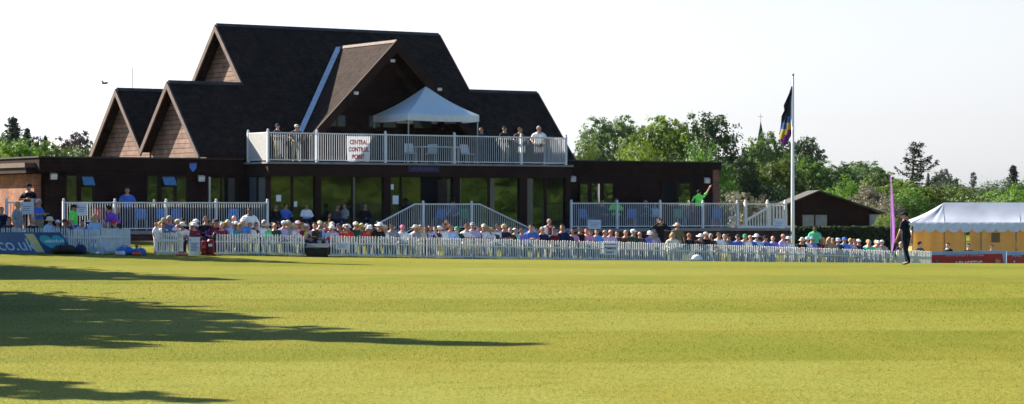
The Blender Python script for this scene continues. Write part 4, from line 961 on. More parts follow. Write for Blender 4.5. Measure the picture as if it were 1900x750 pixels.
# u, v of head top, pose, yaw (deg, + turns to photo right), headgear, its colour, shirt, sleeves, legs, skin, extra
CROWD = [
 (3, 384, 'stand', 30, 'hair', 'darkhair', 'navy', 0, 'charcoal', 1, ''), (16, 402, 'turn', 20, 'hair', 'brownhair', 'charcoal', 1, 'charcoal', 1, ''), (27, 409, 'lap', 10, 'cap', 'beige', 'cream', 0, 'khaki', 0, ''),
 (33, 374, 'stand', 70, 'hair', 'blonde', 'grey', 0, 'grey', 0, 'standing'), (73, 369, 'standfold', 75, 'hair', 'whitehair', 'blue', 0, 'khaki', 1, 'standing'), (62, 404, 'lap', 35, 'hair', 'greyhair', 'black', 1, 'charcoal', 0, ''),
 (93, 401, 'fold', 40, 'bucket', 'cream', 'paleblue', 1, 'khaki', 0, ''), (108, 408, 'lap', 30, 'cap', 'white', 'grey', 0, 'khaki', 1, ''), (120, 405, 'turn', 20, 'cap', 'darkred', 'charcoal', 1, 'navy', 1, ''),
 (137, 378, 'stand', 80, 'cap', 'black', 'white', 0, 'blue', 1, 'standing', 'lime'), (126, 418, 'lap', 15, 'fringe', 'blonde', 'palepink', 0, 'denim', 0, ''), (147, 408, 'lean', 30, 'hair', 'darkhair', 'lilac', 0, 'denim', 1, ''),
 (166, 409, 'turn', 60, 'cap', 'white', 'brightblue', 0, 'denim', 1, ''), (176, 397, 'turn', 50, 'long', 'blonde', 'paleblue', 0, 'white', 0, ''), (217, 381, 'bend', -115, 'hair', 'darkhair', 'purple', 0, 'black', 1, 'leaning'), (218, 416, 'chin', -40, 'cap', 'red', 'brightblue', 0, 'denim', 1, ''),
 (290, 413, 'stand', 70, 'hair', 'ginger', 'white', 0, 'white', 0, 'child'), (298, 411, 'turn', 50, 'long', 'blonde', 'cream', 0, 'khaki', 1, ''), (304, 404, 'turn', 70, 'hair', 'blonde', 'grey', 1, 'khaki', 0, ''), (315, 400, 'fold', 40, 'hair', 'greyhair', 'denim', 1, 'navy', 1, ''),
 (330, 405, 'turn', 65, 'cap', 'beige', 'white', 1, 'khaki', 1, ''), (340, 403, 'lap', 40, 'cap', 'black', 'black', 1, 'black', 1, ''), (357, 413, 'turn', 50, 'long', 'blonde', 'white', 0, 'denim', 0, ''), (364, 405, 'fold', 45, 'cap', 'white', 'charcoal', 1, 'navy', 1, ''),
 (383, 401, 'lap', 30, 'hair', 'brownhair', 'black', 1, 'black', 1, ''), (391, 409, 'lap', 20, 'hair', 'brownhair', 'purple', 1, 'black', 1, ''), (401, 405, 'fold', 25, 'cap', 'charcoal', 'maroon', 1, 'charcoal', 1, ''), (410, 410, 'lap', 15, 'cap', 'cream', 'grey', 1, 'navy', 1, ''),
 (423, 406, 'turn', -20, 'cap', 'beige', 'paleblue', 0, 'khaki', 1, ''), (431, 400, 'chin', 20, 'fringe', 'brownhair', 'blue', 0, 'denim', 1, ''), (438, 409, 'lap', 15, 'cap', 'white', 'denim', 1, 'navy', 1, ''), (450, 404, 'fold', 20, 'cap', 'white', 'brightblue', 0, 'khaki', 0, ''),
 (463, 385, 'stand', 10, 'hair', 'darkhair', 'white', 1, 'navy', 3, 'standing'), (463, 412, 'lap', -20, 'cap', 'tan', 'cream', 1, 'khaki', 1, ''), (476, 415, 'lap', 15, 'hair', 'brownhair', 'charcoal', 1, 'navy', 1, ''),
 (491, 408, 'lap', 15, 'hair', 'whitehair', 'white', 1, 'grey', 2, ''), (510, 418, 'turn', -20, 'fringe', 'greyhair', 'darkgreen', 0, 'navy', 1, ''), (527, 408, 'turn', 20, 'cap', 'white', 'lilac', 1, 'navy', 1, ''), (534, 407, 'lap', 25, 'cap', 'beige', 'grey', 1, 'navy', 0, ''), (543, 413, 'fold', 10, 'bucket', 'beige', 'white', 1, 'khaki', 0, ''),
 (554, 408, 'lap', 30, 'cap', 'palepink', 'palepink', 1, 'navy', 1, ''), (560, 413, 'turn', 30, 'long', 'ginger', 'darkred', 1, 'navy', 0, ''), (571, 416, 'lap', 10, 'fringe', 'brownhair', 'lilac', 0, 'navy', 1, ''), (584, 413, 'turn', -25, 'hair', 'brownhair', 'brown', 1, 'navy', 1, ''),
 (594, 408, 'lap', 20, 'cap', 'beige', 'white', 1, 'grey', 1, 'tie'), (604, 412, 'lap', -10, 'hair', 'brownhair', 'red', 1, 'navy', 1, ''), (616, 410, 'fold', 15, 'cap', 'beige', 'burgundy', 1, 'charcoal', 0, ''), (629, 413, 'turn', -15, 'cap', 'navy', 'teal', 0, 'navy', 1, ''), (646, 417, 'lap', 15, 'bucket', 'white', 'cream', 0, 'white', 0, ''),
 (660, 410, 'fold', 10, 'cap', 'cream', 'darkgreen', 1, 'navy', 1, ''), (671, 414, 'turn', 35, 'long', 'yellow', 'olive', 0, 'navy', 0, ''), (682, 415, 'lap', 10, 'hair', 'greyhair', 'charcoal', 1, 'navy', 1, ''), (697, 412, 'lean', 30, 'sun', 'white', 'black', 1, 'black', 1, ''),
 (715, 418, 'fold', 10, 'cap', 'palepink', 'white', 1, 'navy', 1, ''), (727, 415, 'turn', -15, 'hair', 'darkhair', 'grey', 0, 'navy', 2, ''), (747, 416, 'lap', 20, 'cap', 'hotpink', 'white', 0, 'navy', 1, ''), (770, 416, 'lap', 0, 'sun', 'cream', 'grey', 1, 'navy', 1, ''), (780, 417, 'turn', -30, 'long', 'blonde', 'beige', 0, 'beige', 0, ''),
 (790, 421, 'lap', 10, 'hair', 'darkhair', 'navy', 1, 'navy', 2, ''), (797, 417, 'fold', 12, 'hair', 'darkhair', 'paleblue', 0, 'denim', 1, ''), (807, 421, 'lap', -20, 'hair', 'brownhair', 'brown', 1, 'navy', 1, ''), (825, 414, 'lap', 15, 'hair', 'darkhair', 'white', 1, 'khaki', 2, ''), (830, 408, 'lap', 0, 'hair', 'brownhair', 'maroon', 1, 'navy', 2, ''), (836, 416, 'turn', 15, 'hair', 'brownhair', 'paleblue', 1, 'navy', 1, ''),
 (848, 419, 'turn', 20, 'cap', 'green', 'darkgreen', 1, 'navy', 0, ''), (866, 415, 'fold', 12, 'hair', 'brownhair', 'white', 0, 'khaki', 1, ''), (877, 411, 'lap', 15, 'cap', 'grey', 'lilac', 0, 'khaki', 1, ''), (889, 420, 'lap', 0, 'hair', 'darkhair', 'navy', 1, 'navy', 1, ''), (898, 414, 'turn', -20, 'cap', 'beige', 'white', 0, 'khaki', 1, ''), (904, 419, 'fold', 10, 'bucket', 'tan', 'red', 0, 'grey', 1, ''), (915, 421, 'lap', 0, 'hair', 'brownhair', 'charcoal', 1, 'navy', 1, ''),
 (925, 415, 'lap', 20, 'hair', 'darkhair', 'white', 1, 'khaki', 1, ''), (936, 414, 'fold', 15, 'cap', 'tan', 'navy', 0, 'navy', 1, ''), (946, 424, 'lap', 0, 'hair', 'greyhair', 'brown', 1, 'navy', 1, ''), (957, 420, 'lap', 10, 'cap', 'navy', 'paleblue', 0, 'khaki', 1, ''), (968, 424, 'turn', 0, 'hair', 'brownhair', 'purpleblue', 1, 'navy', 1, ''), (985, 416, 'fold', 12, 'hair', 'darkhair', 'blue', 0, 'khaki', 1, ''), (998, 424, 'lap', 20, 'hair', 'darkhair', 'black', 1, 'navy', 1, ''), (1006, 421, 'turn', 0, 'hair', 'greyhair', 'navy', 1, 'navy', 1, ''),
 (1019, 420, 'stand', 15, 'hair', 'greyhair', 'white', 1, 'cream', 1, 'scarf'), (1031, 423, 'lap', 20, 'hair', 'brownhair', 'maroon', 1, 'navy', 1, ''), (1043, 416, 'lap', 0, 'hair', 'darkhair', 'navy', 1, 'navy', 2, ''), (1053, 424, 'turn', 10, 'cap', 'blue', 'charcoal', 1, 'navy', 1, ''), (1062, 423, 'turn', -10, 'long', 'darkhair', 'pink', 0, 'navy', 1, ''), (1078, 420, 'lap', 20, 'hair', 'darkhair', 'black', 0, 'black', 2, ''), (1088, 423, 'fold', -15, 'hair', 'brownhair', 'pink', 1, 'navy', 1, ''), (1096, 427, 'lap', 10, 'hair', 'brownhair', 'grey', 1, 'navy', 1, ''),
 (1107, 425, 'lap', 0, 'hair', 'darkhair', 'brightblue', 0, 'black', 1, ''), (1122, 427, 'turn', 20, 'fringe', 'brownhair', 'palepink', 1, 'navy', 1, ''), (1133, 426, 'fold', 10, 'fringe', 'brownhair', 'lilac', 1, 'navy', 1, ''), (1145, 429, 'lap', 10, 'hair', 'brownhair', 'brown', 1, 'navy', 1, ''), (1161, 427, 'fold', 10, 'hair', 'greyhair', 'brown', 1, 'navy', 1, ''), (1175, 424, 'turn', 15, 'cap', 'white', 'darkgreen', 1, 'navy', 1, ''), (1188, 436, 'lap', 0, 'fringe', 'brownhair', 'charcoal', 1, 'navy', 1, ''),
 (1206, 427, 'fold', 10, 'cap', 'white', 'purpleblue', 1, 'navy', 0, ''), (1212, 424, 'lap', 0, 'bucket', 'grey', 'grey', 1, 'navy', 1, ''), (1218, 432, 'lap', 20, 'hair', 'brownhair', 'purple', 1, 'navy', 1, ''), (1223, 404, 'photo', 10, 'hair', 'darkhair', 'black', 1, 'black', 1, 'camera'), (1257, 424, 'stand', 20, 'sun', 'beige', 'olive', 1, 'khaki', 1, 'standing'), (1248, 432, 'turn', 0, 'tail', 'blonde', 'cream', 1, 'khaki', 0, ''),
 (1280, 434, 'lap', 15, 'hair', 'ginger', 'black', 1, 'navy', 1, ''), (1294, 433, 'lean', 20, 'sun', 'white', 'charcoal', 1, 'navy', 1, ''), (1310, 429, 'fold', 15, 'cap', 'beige', 'black', 0, 'charcoal', 1, ''), (1318, 435, 'lap', -20, 'hair', 'whitehair', 'brown', 1, 'navy', 1, ''), (1334, 431, 'fold', 25, 'hair', 'brownhair', 'white', 0, 'khaki', 1, ''), (1345, 436, 'lap', 0, 'hair', 'greyhair', 'grey', 1, 'navy', 1, ''), (1353, 433, 'lap', 20, 'cap', 'black', 'denim', 1, 'navy', 1, ''),
 (1369, 434, 'turn', 10, 'cap', 'charcoal', 'blue', 1, 'navy', 1, ''), (1382, 433, 'chin', 20, 'cap', 'green', 'white', 0, 'blue', 1, ''), (1392, 437, 'turn', 0, 'fringe', 'brownhair', 'blue', 1, 'navy', 1, ''), (1404, 433, 'fold', 20, 'sun', 'white', 'paleblue', 0, 'khaki', 1, ''), (1420, 438, 'turn', 15, 'cap', 'black', 'blue', 0, 'navy', 1, ''), (1434, 446, 'lap', 0, 'fringe', 'blonde', 'purpleblue', 0, 'denim', 0, ''), (1455, 434, 'lap', 30, 'fringe', 'brownhair', 'lilac', 1, 'khaki', 1, ''), (1463, 442, 'lap', 0, 'sun', 'white', 'white', 1, 'khaki', 1, ''),
 (1485, 444, 'lean', -10, 'bucket', 'beige', 'black', 1, 'black', 1, ''), (1497, 442, 'lap', -20, 'sun', 'white', 'white', 0, 'khaki', 1, ''), (1512, 420, 'stand', 10, 'hair', 'darkhair', 'paleblue', 0, 'navy', 3, 'standing', 'mint'), (1507, 438, 'fold', 15, 'cap', 'grey', 'purpleblue', 0, 'khaki', 1, ''), (1527, 446, 'turn', 20, 'hair', 'blonde', 'darkred', 0, 'navy', 0, ''), (1535, 440, 'chin', 20, 'long', 'blonde', 'tan', 0, 'tan', 0, ''), (1545, 446, 'lap', 0, 'hair', 'greyhair', 'grey', 1, 'navy', 1, ''),
 (1556, 441, 'lap', 20, 'bucket', 'white', 'charcoal', 1, 'navy', 1, ''), (1567, 439, 'fold', 10, 'cap', 'blue', 'brightblue', 0, 'navy', 0, ''), (1578, 442, 'turn', 20, 'hair', 'blonde', 'palepink', 1, 'navy', 0, ''), (1586, 443, 'fold', 10, 'hair', 'brownhair', 'charcoal', 0, 'navy', 1, ''), (1594, 449, 'lap', 10, 'cap', 'white', 'navy', 1, 'navy', 1, ''), (1611, 452, 'turn', 35, 'hair', 'blonde', 'paleblue', 0, 'denim', 0, ''), (1626, 448, 'lap', 20, 'hair', 'greyhair', 'paleblue', 1, 'navy', 0, ''), (1637, 459, 'lap', 10, 'cap', 'white', 'grey', 1, 'navy', 1, ''),
 (1663, 449, 'lean', 50, 'fringe', 'greyhair', 'navy', 1, 'navy', 1, ''), (1707, 455, 'turn', 40, 'hair', 'darkhair', 'charcoal', 1, 'navy', 1, ''), (1758, 453, 'lap', -30, 'hair', 'darkhair', 'black', 1, 'black', 1, ''), (1798, 458, 'lap', 20, 'hair', 'darkhair', 'black', 1, 'black', 1, '=dark clad spectator in the open doorway of the marquee'), (1841, 457, 'lap', 0, 'hair', 'darkhair', 'navy', 1, 'black', 2, ''),
]
RX = random.Random(23)
for k in range(30):                                  # further heads half hidden between the others
    u = RX.choice((RX.uniform(300, 720), RX.uniform(300, 1250), RX.uniform(560, 1640)))
    v = 409+(u-300)*.0275+RX.uniform(1, 8)
    CROWD.append((round(u), v, RX.choice(('lap', 'turn', 'fold', 'lean')), RX.uniform(-25, 40), *RX.choice((('cap', 'white'), ('cap', 'cream'), ('bucket', 'white'), ('bucket', 'beige'), ('sun', 'white'), ('sun', 'cream'), ('cap', 'beige'), ('hair', 'greyhair'), ('hair', 'whitehair'), ('long', 'blonde'), ('hair', 'brownhair'), ('cap', 'navy'))), RX.choice(('white', 'cream', 'paleblue', 'teal', 'palepink', 'olive', 'khaki', 'red', 'yellow', 'mint', 'burgundy', 'lilac')), RX.random() > .5, 'navy', RX.choice((0, 1, 1, 2)), ''))
used = {}
NB = 1.15                                            # first bench row behind the fence, rows .95 m apart
BENCH = {}
def solve(u, v, fig, headtop, yo):
    X = 0.
    for _ in range(30): Y = fy(X)+yo; X = (u-U0)/F*Y
    g = gz(X, Y); return X, Y, g, (zat(v, Y)-g)/headtop
for row in CROWD:
    u, v, fig, yaw, hd, hc, top, slv, leg, skin, ex = row[:11]; vest = row[11] if len(row) > 11 else None
    ht = FIG[fig].top+(.03 if hd in ('cap', 'sun', 'bucket') else .0)
    stand = FIG[fig].body.name.split('_')[1].split('.')[0] in ('stand', 'standfold', 'standrail', 'photo', 'reach', 'bend')
    best = None
    for r in ([.75] if ex == 'child' else [1.3, 3.0, 4.6] if stand else [NB+.95*k for k in range(5)]):
        X, Y, g, s = solve(u, v, fig, ht, r)
        e = abs(s-1.0)+(.0 if stand else .015*r*((len(used) % 3) == 0))
        if best is None or e < best[0]: best = (e, X, Y, g, s, r)
    e, X, Y, g, s, r = best
    if ex == 'child': s = clampf(s, .55, .75)
    else: s = clampf(s, .86, 1.12)
    if not stand: ROWS.setdefault(round(r, 2), []).append((X, Y, g))
    who = 'spectator' if not vest else 'steward'
    hs = HN[hd].format(cn(hc))
    pose = 'seated ' if not stand else ('standing ' if ex != 'leaning' else '')
    if ex == 'child': lab = 'ginger haired child in white standing at the end of the cream fence panel'
    elif ex[:1] == '=': lab = ex[1:]
    elif ex == 'leaning': lab = 'dark haired man in purple shirt leaning forward by the terrace railing'
    elif ex == 'camera': lab = 'photographer in black raising a camera to the face behind the fence'
    elif ex == 'scarf': lab = 'standing grey haired spectator in white jacket with red scarf and navy top'
    elif ex == 'tie': lab = 'seated spectator with beige cap, white shirt and dark tie behind the black bin'
    elif vest: lab = 'standing steward with %s over %s shirt %s' % (cn(vest)+' vest', cn(top), lmk(u))
    else: lab = '%sspectator, %s, %s top, %s' % (pose, hs, cn(top), lmk(u))
    if lab in used: lab = lab.replace('seated ', 'half hidden seated ').replace(' top,', ' shirt,')
    if lab in used or len(lab.replace(',', '').split()) > 16: print('LABEL', lab, u, used.get(lab))
    used[lab] = u
    P = person((X, Y, g), radians(yaw+(ZVAR.uniform(-22, 22) if not stand else 0)), fig, s, hd, hc, top, slv, leg, skin, lab, 'spectators behind the boundary fence' if not vest else None, vest)
    HMp = FIG[fig].HM; T0 = Matrix.Translation((0, 0, 0))
    if ex == 'tie':
        b = MB(); b.prism([(-.022, -.150, .98), (.022, -.150, .98), (.03, -.160, .72), (0, -.160, .68), (-.03, -.160, .72)], (0, -.008, 0)); me = b.mesh('tie'); me.materials.append(M_ink); attach(me, 'tie', P, M_ink)
    if ex == 'scarf':
        b = MB(); b.loft([((-.12, -.05, 1.46), .03, .05), ((-.07, -.12, 1.40), .03, .03), ((-.03, -.145, 1.25), .035, .015), ((-.03, -.145, 1.12), .035, .01)], 8); b.loft([((.12, -.05, 1.46), .03, .05), ((.07, -.12, 1.40), .03, .03), ((.04, -.145, 1.28), .035, .015)], 8)
        me = b.mesh('scarf'); me.materials.append(M_ink); attach(me, 'scarf', P, cm('red'))
        b = MB(); b.loft([((0, -.11, 1.38), .06, .03), ((0, -.118, 1.2), .07, .03), ((0, -.105, 1.05), .07, .03)], 8); me = b.mesh('top'); me.materials.append(M_ink); attach(me, 'top', P, cm('navy'))
    if ex == 'camera':
        c_ = empty('camera', P.location+Vector((0, 0, 1.55*s)), 'dark camera with long lens held to the face of the photographer', 'camera')
        R = Matrix.Rotation(radians(yaw), 4, 'Z'); q = MB(lambda x, y, z: P.location+(R @ Vector((x, y, z)))*s)
        q.box(-.07, .07, -.25, -.18, 1.60, 1.70); q.build('body', M_ink, c_); q = MB(lambda x, y, z: P.location+(R @ Vector((x, y, z)))*s); q.tube([(0, -.24, 1.645), (0, -.34, 1.645), (0, -.42, 1.645)], [.035, .04, .045], 10); q.build('lens', M_ink, c_)
# benches under the seated rows
BN = 0
SEG = [(-99, 'left of the gap by the blue bags'), (-11.5, 'behind the red bags'), (-7.4, 'behind the black bin'), (-3.6, 'below the left stair rail'), (.2, 'below the right stair rail'), (4.4, 'at the MEMBERS ONLY sign'), (8.4, 'behind the white helmet'), (12.6, 'beside the flagpole'), (17.5, 'in front of the marquee')]
RN = {k: t for k, t in zip(sorted(ROWS), ('front', 'second', 'third', 'fourth', 'back'))}
for r, L in sorted(ROWS.items()):
    for k, (xa, nm) in enumerate(SEG):
        xb = SEG[k+1][0] if k+1 < len(SEG) else 99
        S = sorted(p for p in L if xa <= p[0] < xb)
        if not S: continue
        x0, x1 = S[0][0]-.3, S[-1][0]+.3
        z = sum(p[2] for p in S)/len(S)
        rt = empty('bench', ((x0+x1)/2, fy((x0+x1)/2)+r, z), '%s row slatted wooden bench %s' % (RN[r], nm), 'bench', 'benches under the seated spectators')
        n = max(1, int((x1-x0)/1.2)); b = MB(); wd = plain('bench_wood', (.17, .11, .065), .7, .25, 5)
        xs_ = [x0+(x1-x0)*i/n for i in range(n+1)]
        for p, q in zip(xs_, xs_[1:]):
            P_ = (p, fy(p)+r+.02, gz(p, fy(p)+r)+.40); Q_ = (q, fy(q)+r+.02, gz(q, fy(q)+r)+.40); b.beam(P_, Q_, .30, .04)
        b.build('seat', wd, rt)
        for p in xs_:
            b = MB(); y = fy(p)+r; g = gz(p, y); b.box(p-.03, p+.03, y-.10, y-.04, g-.05, g+.38); b.box(p-.03, p+.03, y+.08, y+.14, g-.05, g+.38); b.build('leg', wd, rt)

# people on the terraces and the balcony (pavilion axes)
def placed(u, vtop, Y, zf, fig, yaw, hd, hc, top, slv, leg, skin, label, vest=None, s0=None, seat=0):
    x = lx(u, Y); p = LW(x, Y, zf); ht = FIG[fig].top+(.03 if hd in ('cap', 'sun', 'bucket') else 0)
    s = s0 or clampf((zat(vtop, p.y)-zf)/ht, .88, 1.1)
    return person(p, radians(yaw), fig, s, hd, hc, top, slv, leg, skin, label, None, vest)
BY_ = yb+.42
placed(516, 229, BY_+.25, ZB, 'standfold', 60, 'cap', 'navy', 'navy', 0, 'khaki', 1, 'man with navy cap at the left end of the balcony')
placed(549, 233, BY_, ZB, 'standrail', 20, 'cap', 'beige', 'charcoal', 0, 'khaki', 2, 'man with beige cap at the balcony railing left of the banner')
placed(893, 236, BY_+.8, ZB, 'standfold', -30, 'hair', 'brownhair', 'navy', 1, 'navy', 1, 'dark dressed man by the right leg of the gazebo on the balcony')
placed(937, 233, BY_, ZB, 'standfold', 40, 'cap', 'black', 'black', 0, 'khaki', 2, 'man with black cap and black shirt on the right of the balcony')
placed(962, 236, BY_+.1, ZB, 'standrail', 30, 'hair', 'darkhair', 'brown', 0, 'charcoal', 2, 'man in brown shirt leaning on the balcony railing between two others')
placed(1000, 234, BY_, ZB, 'standrail', 0, 'hair', 'greyhair', 'white', 0, 'navy', 1, 'grey haired man in white shirt at the right end of the balcony')
placed(1297, 352, -2.3, ZF, 'reach', 175, 'hair', 'darkhair', 'black', 0, 'navy', 1, 'steward in lime green vest on the right terrace with one arm raised', 'lime')
placed(1143, 369, -2.0, ZF, 'fold', 25, 'hair', 'darkhair', 'navy', 1, 'navy', 2, 'seated steward in lime green vest behind the right terrace railing', 'lime', .98)
placed(236, 348, -1.0, ZF, 'stand', 10, 'hair', 'brownhair', 'blue', 0, 'navy', 1, 'person in blue polo shirt standing before the left wing wall')
placed(53, 339, -2.3, ZF, 'standfold', -15, 'cap', 'black', 'black', 0, 'black', 1, 'man with black cap and black shirt in front of the orange brick wall')
placed(838, 389, -3.7, ZF, 'chin', 20, 'bucket', 'black', 'denim', 0, 'navy', 1, 'man with black hat seated behind the stair landing railing', None, .98)
for u, v, Y, fig, yaw, hd, hc, top, lab in ((530, 380, -2.75, 'turn', 30, 'hair', 'darkhair', 'blue', 'dark haired man in blue shirt seated before the lounge glazing'), (569, 389, -2.8, 'lap', 15, 'hair', 'darkhair', 'white', 'dark haired man in white T-shirt seated on the terrace edge'),
        (508, 392, -2.7, 'lean', 30, 'hair', 'brownhair', 'black', 'person in black seated at the left end of the lounge glazing'), (620, 388, -2.7, 'lean', 50, 'hair', 'darkhair', 'charcoal', 'person in charcoal leaning over before the lounge glazing'), (638, 389, -2.7, 'lap', -40, 'hair', 'brownhair', 'grey', 'man in grey T-shirt seated before the lounge glazing'),
        (676, 386, -2.75, 'chin', 20, 'fringe', 'brownhair', 'black', 'balding man in black hunched before the lounge glazing'), (1118, 370, -1.2, 'lap', 20, 'hair', 'darkhair', 'black', 'dark figure seated below the three narrow right wing windows'), (1198, 372, -1.2, 'turn', -20, 'hair', 'greyhair', 'navy', 'grey haired person in navy seated on the right terrace'), (1215, 376, -1.3, 'lap', 10, 'hair', 'darkhair', 'paleblue', 'person in pale blue seated on the right terrace near the doorway')):
    placed(u, v, Y, ZF, fig, yaw, hd, hc, top, 1, 'navy', 2, lab, None, clampf((zat(v, ld(lx(u, Y), Y))-ZF)/FIG[fig].top, .8, 1.1))

# fielder
GF = make_figure('fielder', 1.0, .08, [((-.09, .0, .92), (-.11, -.09, .50), (-.12, -.03, .09), (-.13, -.19, .04)), ((.09, .0, .92), (.11, .06, .49), (.13, .19, .10), (.14, .03, .04))],
                 [((-.27, .06, .15), (-.28, .00, -.11)), ((.28, .0, .14), (.26, -.14, -.10))], voxel=.012, headyaw=.65)
FIG['fielder'] = GF
WIDE = 1.2; pf = at(1681, 490, 89.); zg = gz(pf.x, 89.)
fo = person((pf.x, 89., zg), radians(-130), 'fielder', (zat(391, 89.)-zg)/(GF.top+.03), 'cap', 'inknavy', 'inknavy', 0, 'inknavy', 1, 'fielder in navy kit numbered 7 walking on the outfield beside the purple flag')
num = text_mesh('7', M_sign, .30, (0, 0, 0), (1, 0, 0), fo, 'shirt_number', bold=.022, depth=.004)
num.data.transform(Matrix.Translation(fo.location))
num.data.transform(Matrix.Translation((0, .156, 1.27)) @ Matrix.Rotation(pi, 4, 'Z'))
b = MB(); b.loft([((-.30, -.06, .90), .02, .04), ((-.31, -.07, .82), .05, .06), ((-.31, -.06, .72), .045, .07), ((-.30, -.05, .62), .02, .05)], 8); me = b.mesh('towel', smooth=True); me.materials.append(M_sign)
tw = bpy.data.objects.new('towel', me); COL.objects.link(tw); tw.location = fo.location; tw.rotation_euler = fo.rotation_euler; tw.scale = fo.scale
tag(tw, 'white cloth held low in the hand of the fielder', 'cloth')

# ------------------------------------------------------------------ bags, bin, small things by the fence
def lump(name, u, v0, v1, d, wpx, mat, label, cat, seed=0, dep=.3, group=None):
    """soft kit bag: puckered body with strap and zip"""
    p = at(u, 0, d); w_ = wpx/F*d; z0 = gz(p.x, d); h = max(.15, (v1-v0)/F*d)
    rt = empty(name, (p.x, d, z0), label, cat, group); b = MB(); R = []
    for k in range(9):
        t = k/8; rr = (1-(2*t-1)**4)**.5 if 0 < t < 1 else .3
        R.append(((p.x-w_/2+w_*t, d, z0+h*.46*max(rr, .5)), 1, 1, rr))
    P = []; sg = 12
    for (c, _, _, rr) in R:
        for k in range(sg):
            q = 2*pi*k/sg; wob = 1+.12*noise.noise(Vector((c[0]*4+seed, cos(q)*1.5, sin(q)*1.5)))
            P.append((c[0], d+dep/2*rr*cos(q)*wob, z0+h*.48*(1+rr*sin(q)*wob) if sin(q) > -.6 else z0+.005))
    b.add(P, [(i*sg+k, i*sg+(k+1) % sg, (i+1)*sg+(k+1) % sg, (i+1)*sg+k) for i in range(8) for k in range(sg)]+[tuple(range(sg-1, -1, -1)), tuple(8*sg+k for k in range(sg))])
    b.build('body', mat, rt, True)
    b = MB(); b.tube([(p.x-w_*.2, d-dep*.32, z0+h*.8), (p.x-w_*.12, d-dep*.3, z0+h*1.1), (p.x+w_*.12, d-dep*.3, z0+h*1.1), (p.x+w_*.2, d-dep*.32, z0+h*.8)], .016, 6); b.build('strap', M_ink, rt)
    return rt
def fd(u, o=.6): return fy(Xof(u))-o
MBAG = dict(black=plain('bag_black', (.012, .012, .014), .6, .3, 8, .3, 0, .3), navy=plain('bag_navy', (.015, .025, .09), .6, .3, 8), blue=plain('bag_blue', (.03, .13, .42), .55, .35, 8, .3, 0, .3), red=plain('bag_red', (.30, .012, .014), .5, .2, 8), orange=plain('bag_orange', (.60, .10, .03), .6), pale=plain('bag_pale', (.62, .60, .62), .6), pinkred=plain('bag_pinkred', (.6, .2, .14), .6))
lump('kit_bag', 120, 453, 471, fd(120, .95), 44, MBAG['black'], 'large black kit bag in front of the turquoise heart', 'bag', 1, .4)
lump('kit_bag', 150, 453, 472, fd(150, .8), 20, MBAG['navy'], 'navy rucksack right of the large black kit bag', 'bag', 2, .3)
lump('kit_bag', 232, 455, 471, fd(232, .8), 34, MBAG['blue'], 'bright blue kit bag beside the pale holdall', 'bag', 3, .4)
lump('kit_bag', 258, 458, 472, fd(258, .8), 26, MBAG['blue'], 'blue kit bag lying at the right end of the picket panels', 'bag', 4, .35)
lump('kit_bag', 223, 465, 474, fd(223, 1.2), 19, MBAG['pale'], 'pale pinkish holdall in front of the blue kit bags', 'bag', 5, .25)
lump('kit_bag', 254, 467, 474, fd(254, 1.2), 18, MBAG['orange'], 'flat orange bag in front of the blue kit bag', 'bag', 6, .25)
lump('jacket', 337, 469, 475, fd(337, 1.2), 22, MBAG['pinkred'], 'red and pink jacket dropped on the grass by the cream panel', 'jacket', 7, .3)
def water_pack(u, lab):
    d = fd(u, .55); p = at(u, 0, d); z0 = gz(p.x, d); rt = empty('water_carrier', (p.x, d, z0), lab, 'bottle carrier')
    b = MB(); b.box(p.x-.26, p.x+.26, d-.1, d+.1, z0+.02, z0+.16); b.build('crate', plain('crate_grey', (.35, .42, .50), .5), rt)
    for k in range(5):
        b = MB(); x = p.x-.2+.1*k; b.loft([((x, d, z0+.17), .036, .036), ((x, d, z0+.32), .036, .036), ((x, d, z0+.36), .015, .015), ((x, d, z0+.40), .015, .015)], 10); b.build('bottle', plain('pale_bottle', (.45, .55, .62), .15, .05, 4, .5), rt, True)
water_pack(181, 'grey blue bottle carrier with water bottles before the picket panel')
b = MB(); q = at(181, 0, fd(181, 1.)); z0 = gz(q.x, q.y); b.ell((q.x, q.y, z0+.06), (.075, .075, .06)); b.tube([(q.x, q.y, z0+.11), (q.x, q.y, z0+.13)], .02, 6); o_ = b.build('cup', M_sign, None, True); tag(o_, 'small round white cup on the grass by the bottle carrier', 'cup')
# red upright cricket bags
for u, w_, hgt, lab in ((379, 12, 447, 'red upright wheeled cricket bag next to the information board'), (391, 13, 444, 'red upright wheeled cricket bag with a white badge')):
    d = fd(u, .55); p = at(u, 0, d); z0 = gz(p.x, d); ww = w_/F*d/2; zt = zat(hgt, d); rt = empty('cricket_bag', (p.x, d, z0), lab, 'bag', 'red cricket bags')
    b = MB(); n = 10
    b.loft([((p.x, d, z0+.03), ww*.95, .13), ((p.x, d, z0+.1), ww, .14), ((p.x, d, zt-.1), ww, .14), ((p.x, d, zt-.02), ww*.9, .12), ((p.x, d, zt), ww*.5, .06)], 14); b.build('body', MBAG['red'], rt, True)
    b = MB(); b.box(p.x-ww*.7, p.x+ww*.7, d-.155, d-.13, z0+.1, z0+.32); b.build('pocket', plain('bag_darkred', (.14, .008, .012), .6), rt)
    b = MB(); b.box(p.x-ww*.55, p.x+ww*.55, d-.158, d-.136, zt-.26, zt-.17); b.build('badge', M_sign if u > 385 else MBAG['orange'], rt)
    b = MB(); b.tube([(p.x-ww*.5, d, zt-.02), (p.x-ww*.4, d, zt+.07), (p.x+ww*.4, d, zt+.07), (p.x+ww*.5, d, zt-.02)], .014, 6); b.build('handle', M_ink, rt)
    for s_ in (-1, 1):
        b = MB(); b.tube([(p.x+s_*ww*.8-.015, d+.08, z0+.035), (p.x+s_*ww*.8+.015, d+.08, z0+.035)], .035, 10); b.build('wheel', M_ink, rt)
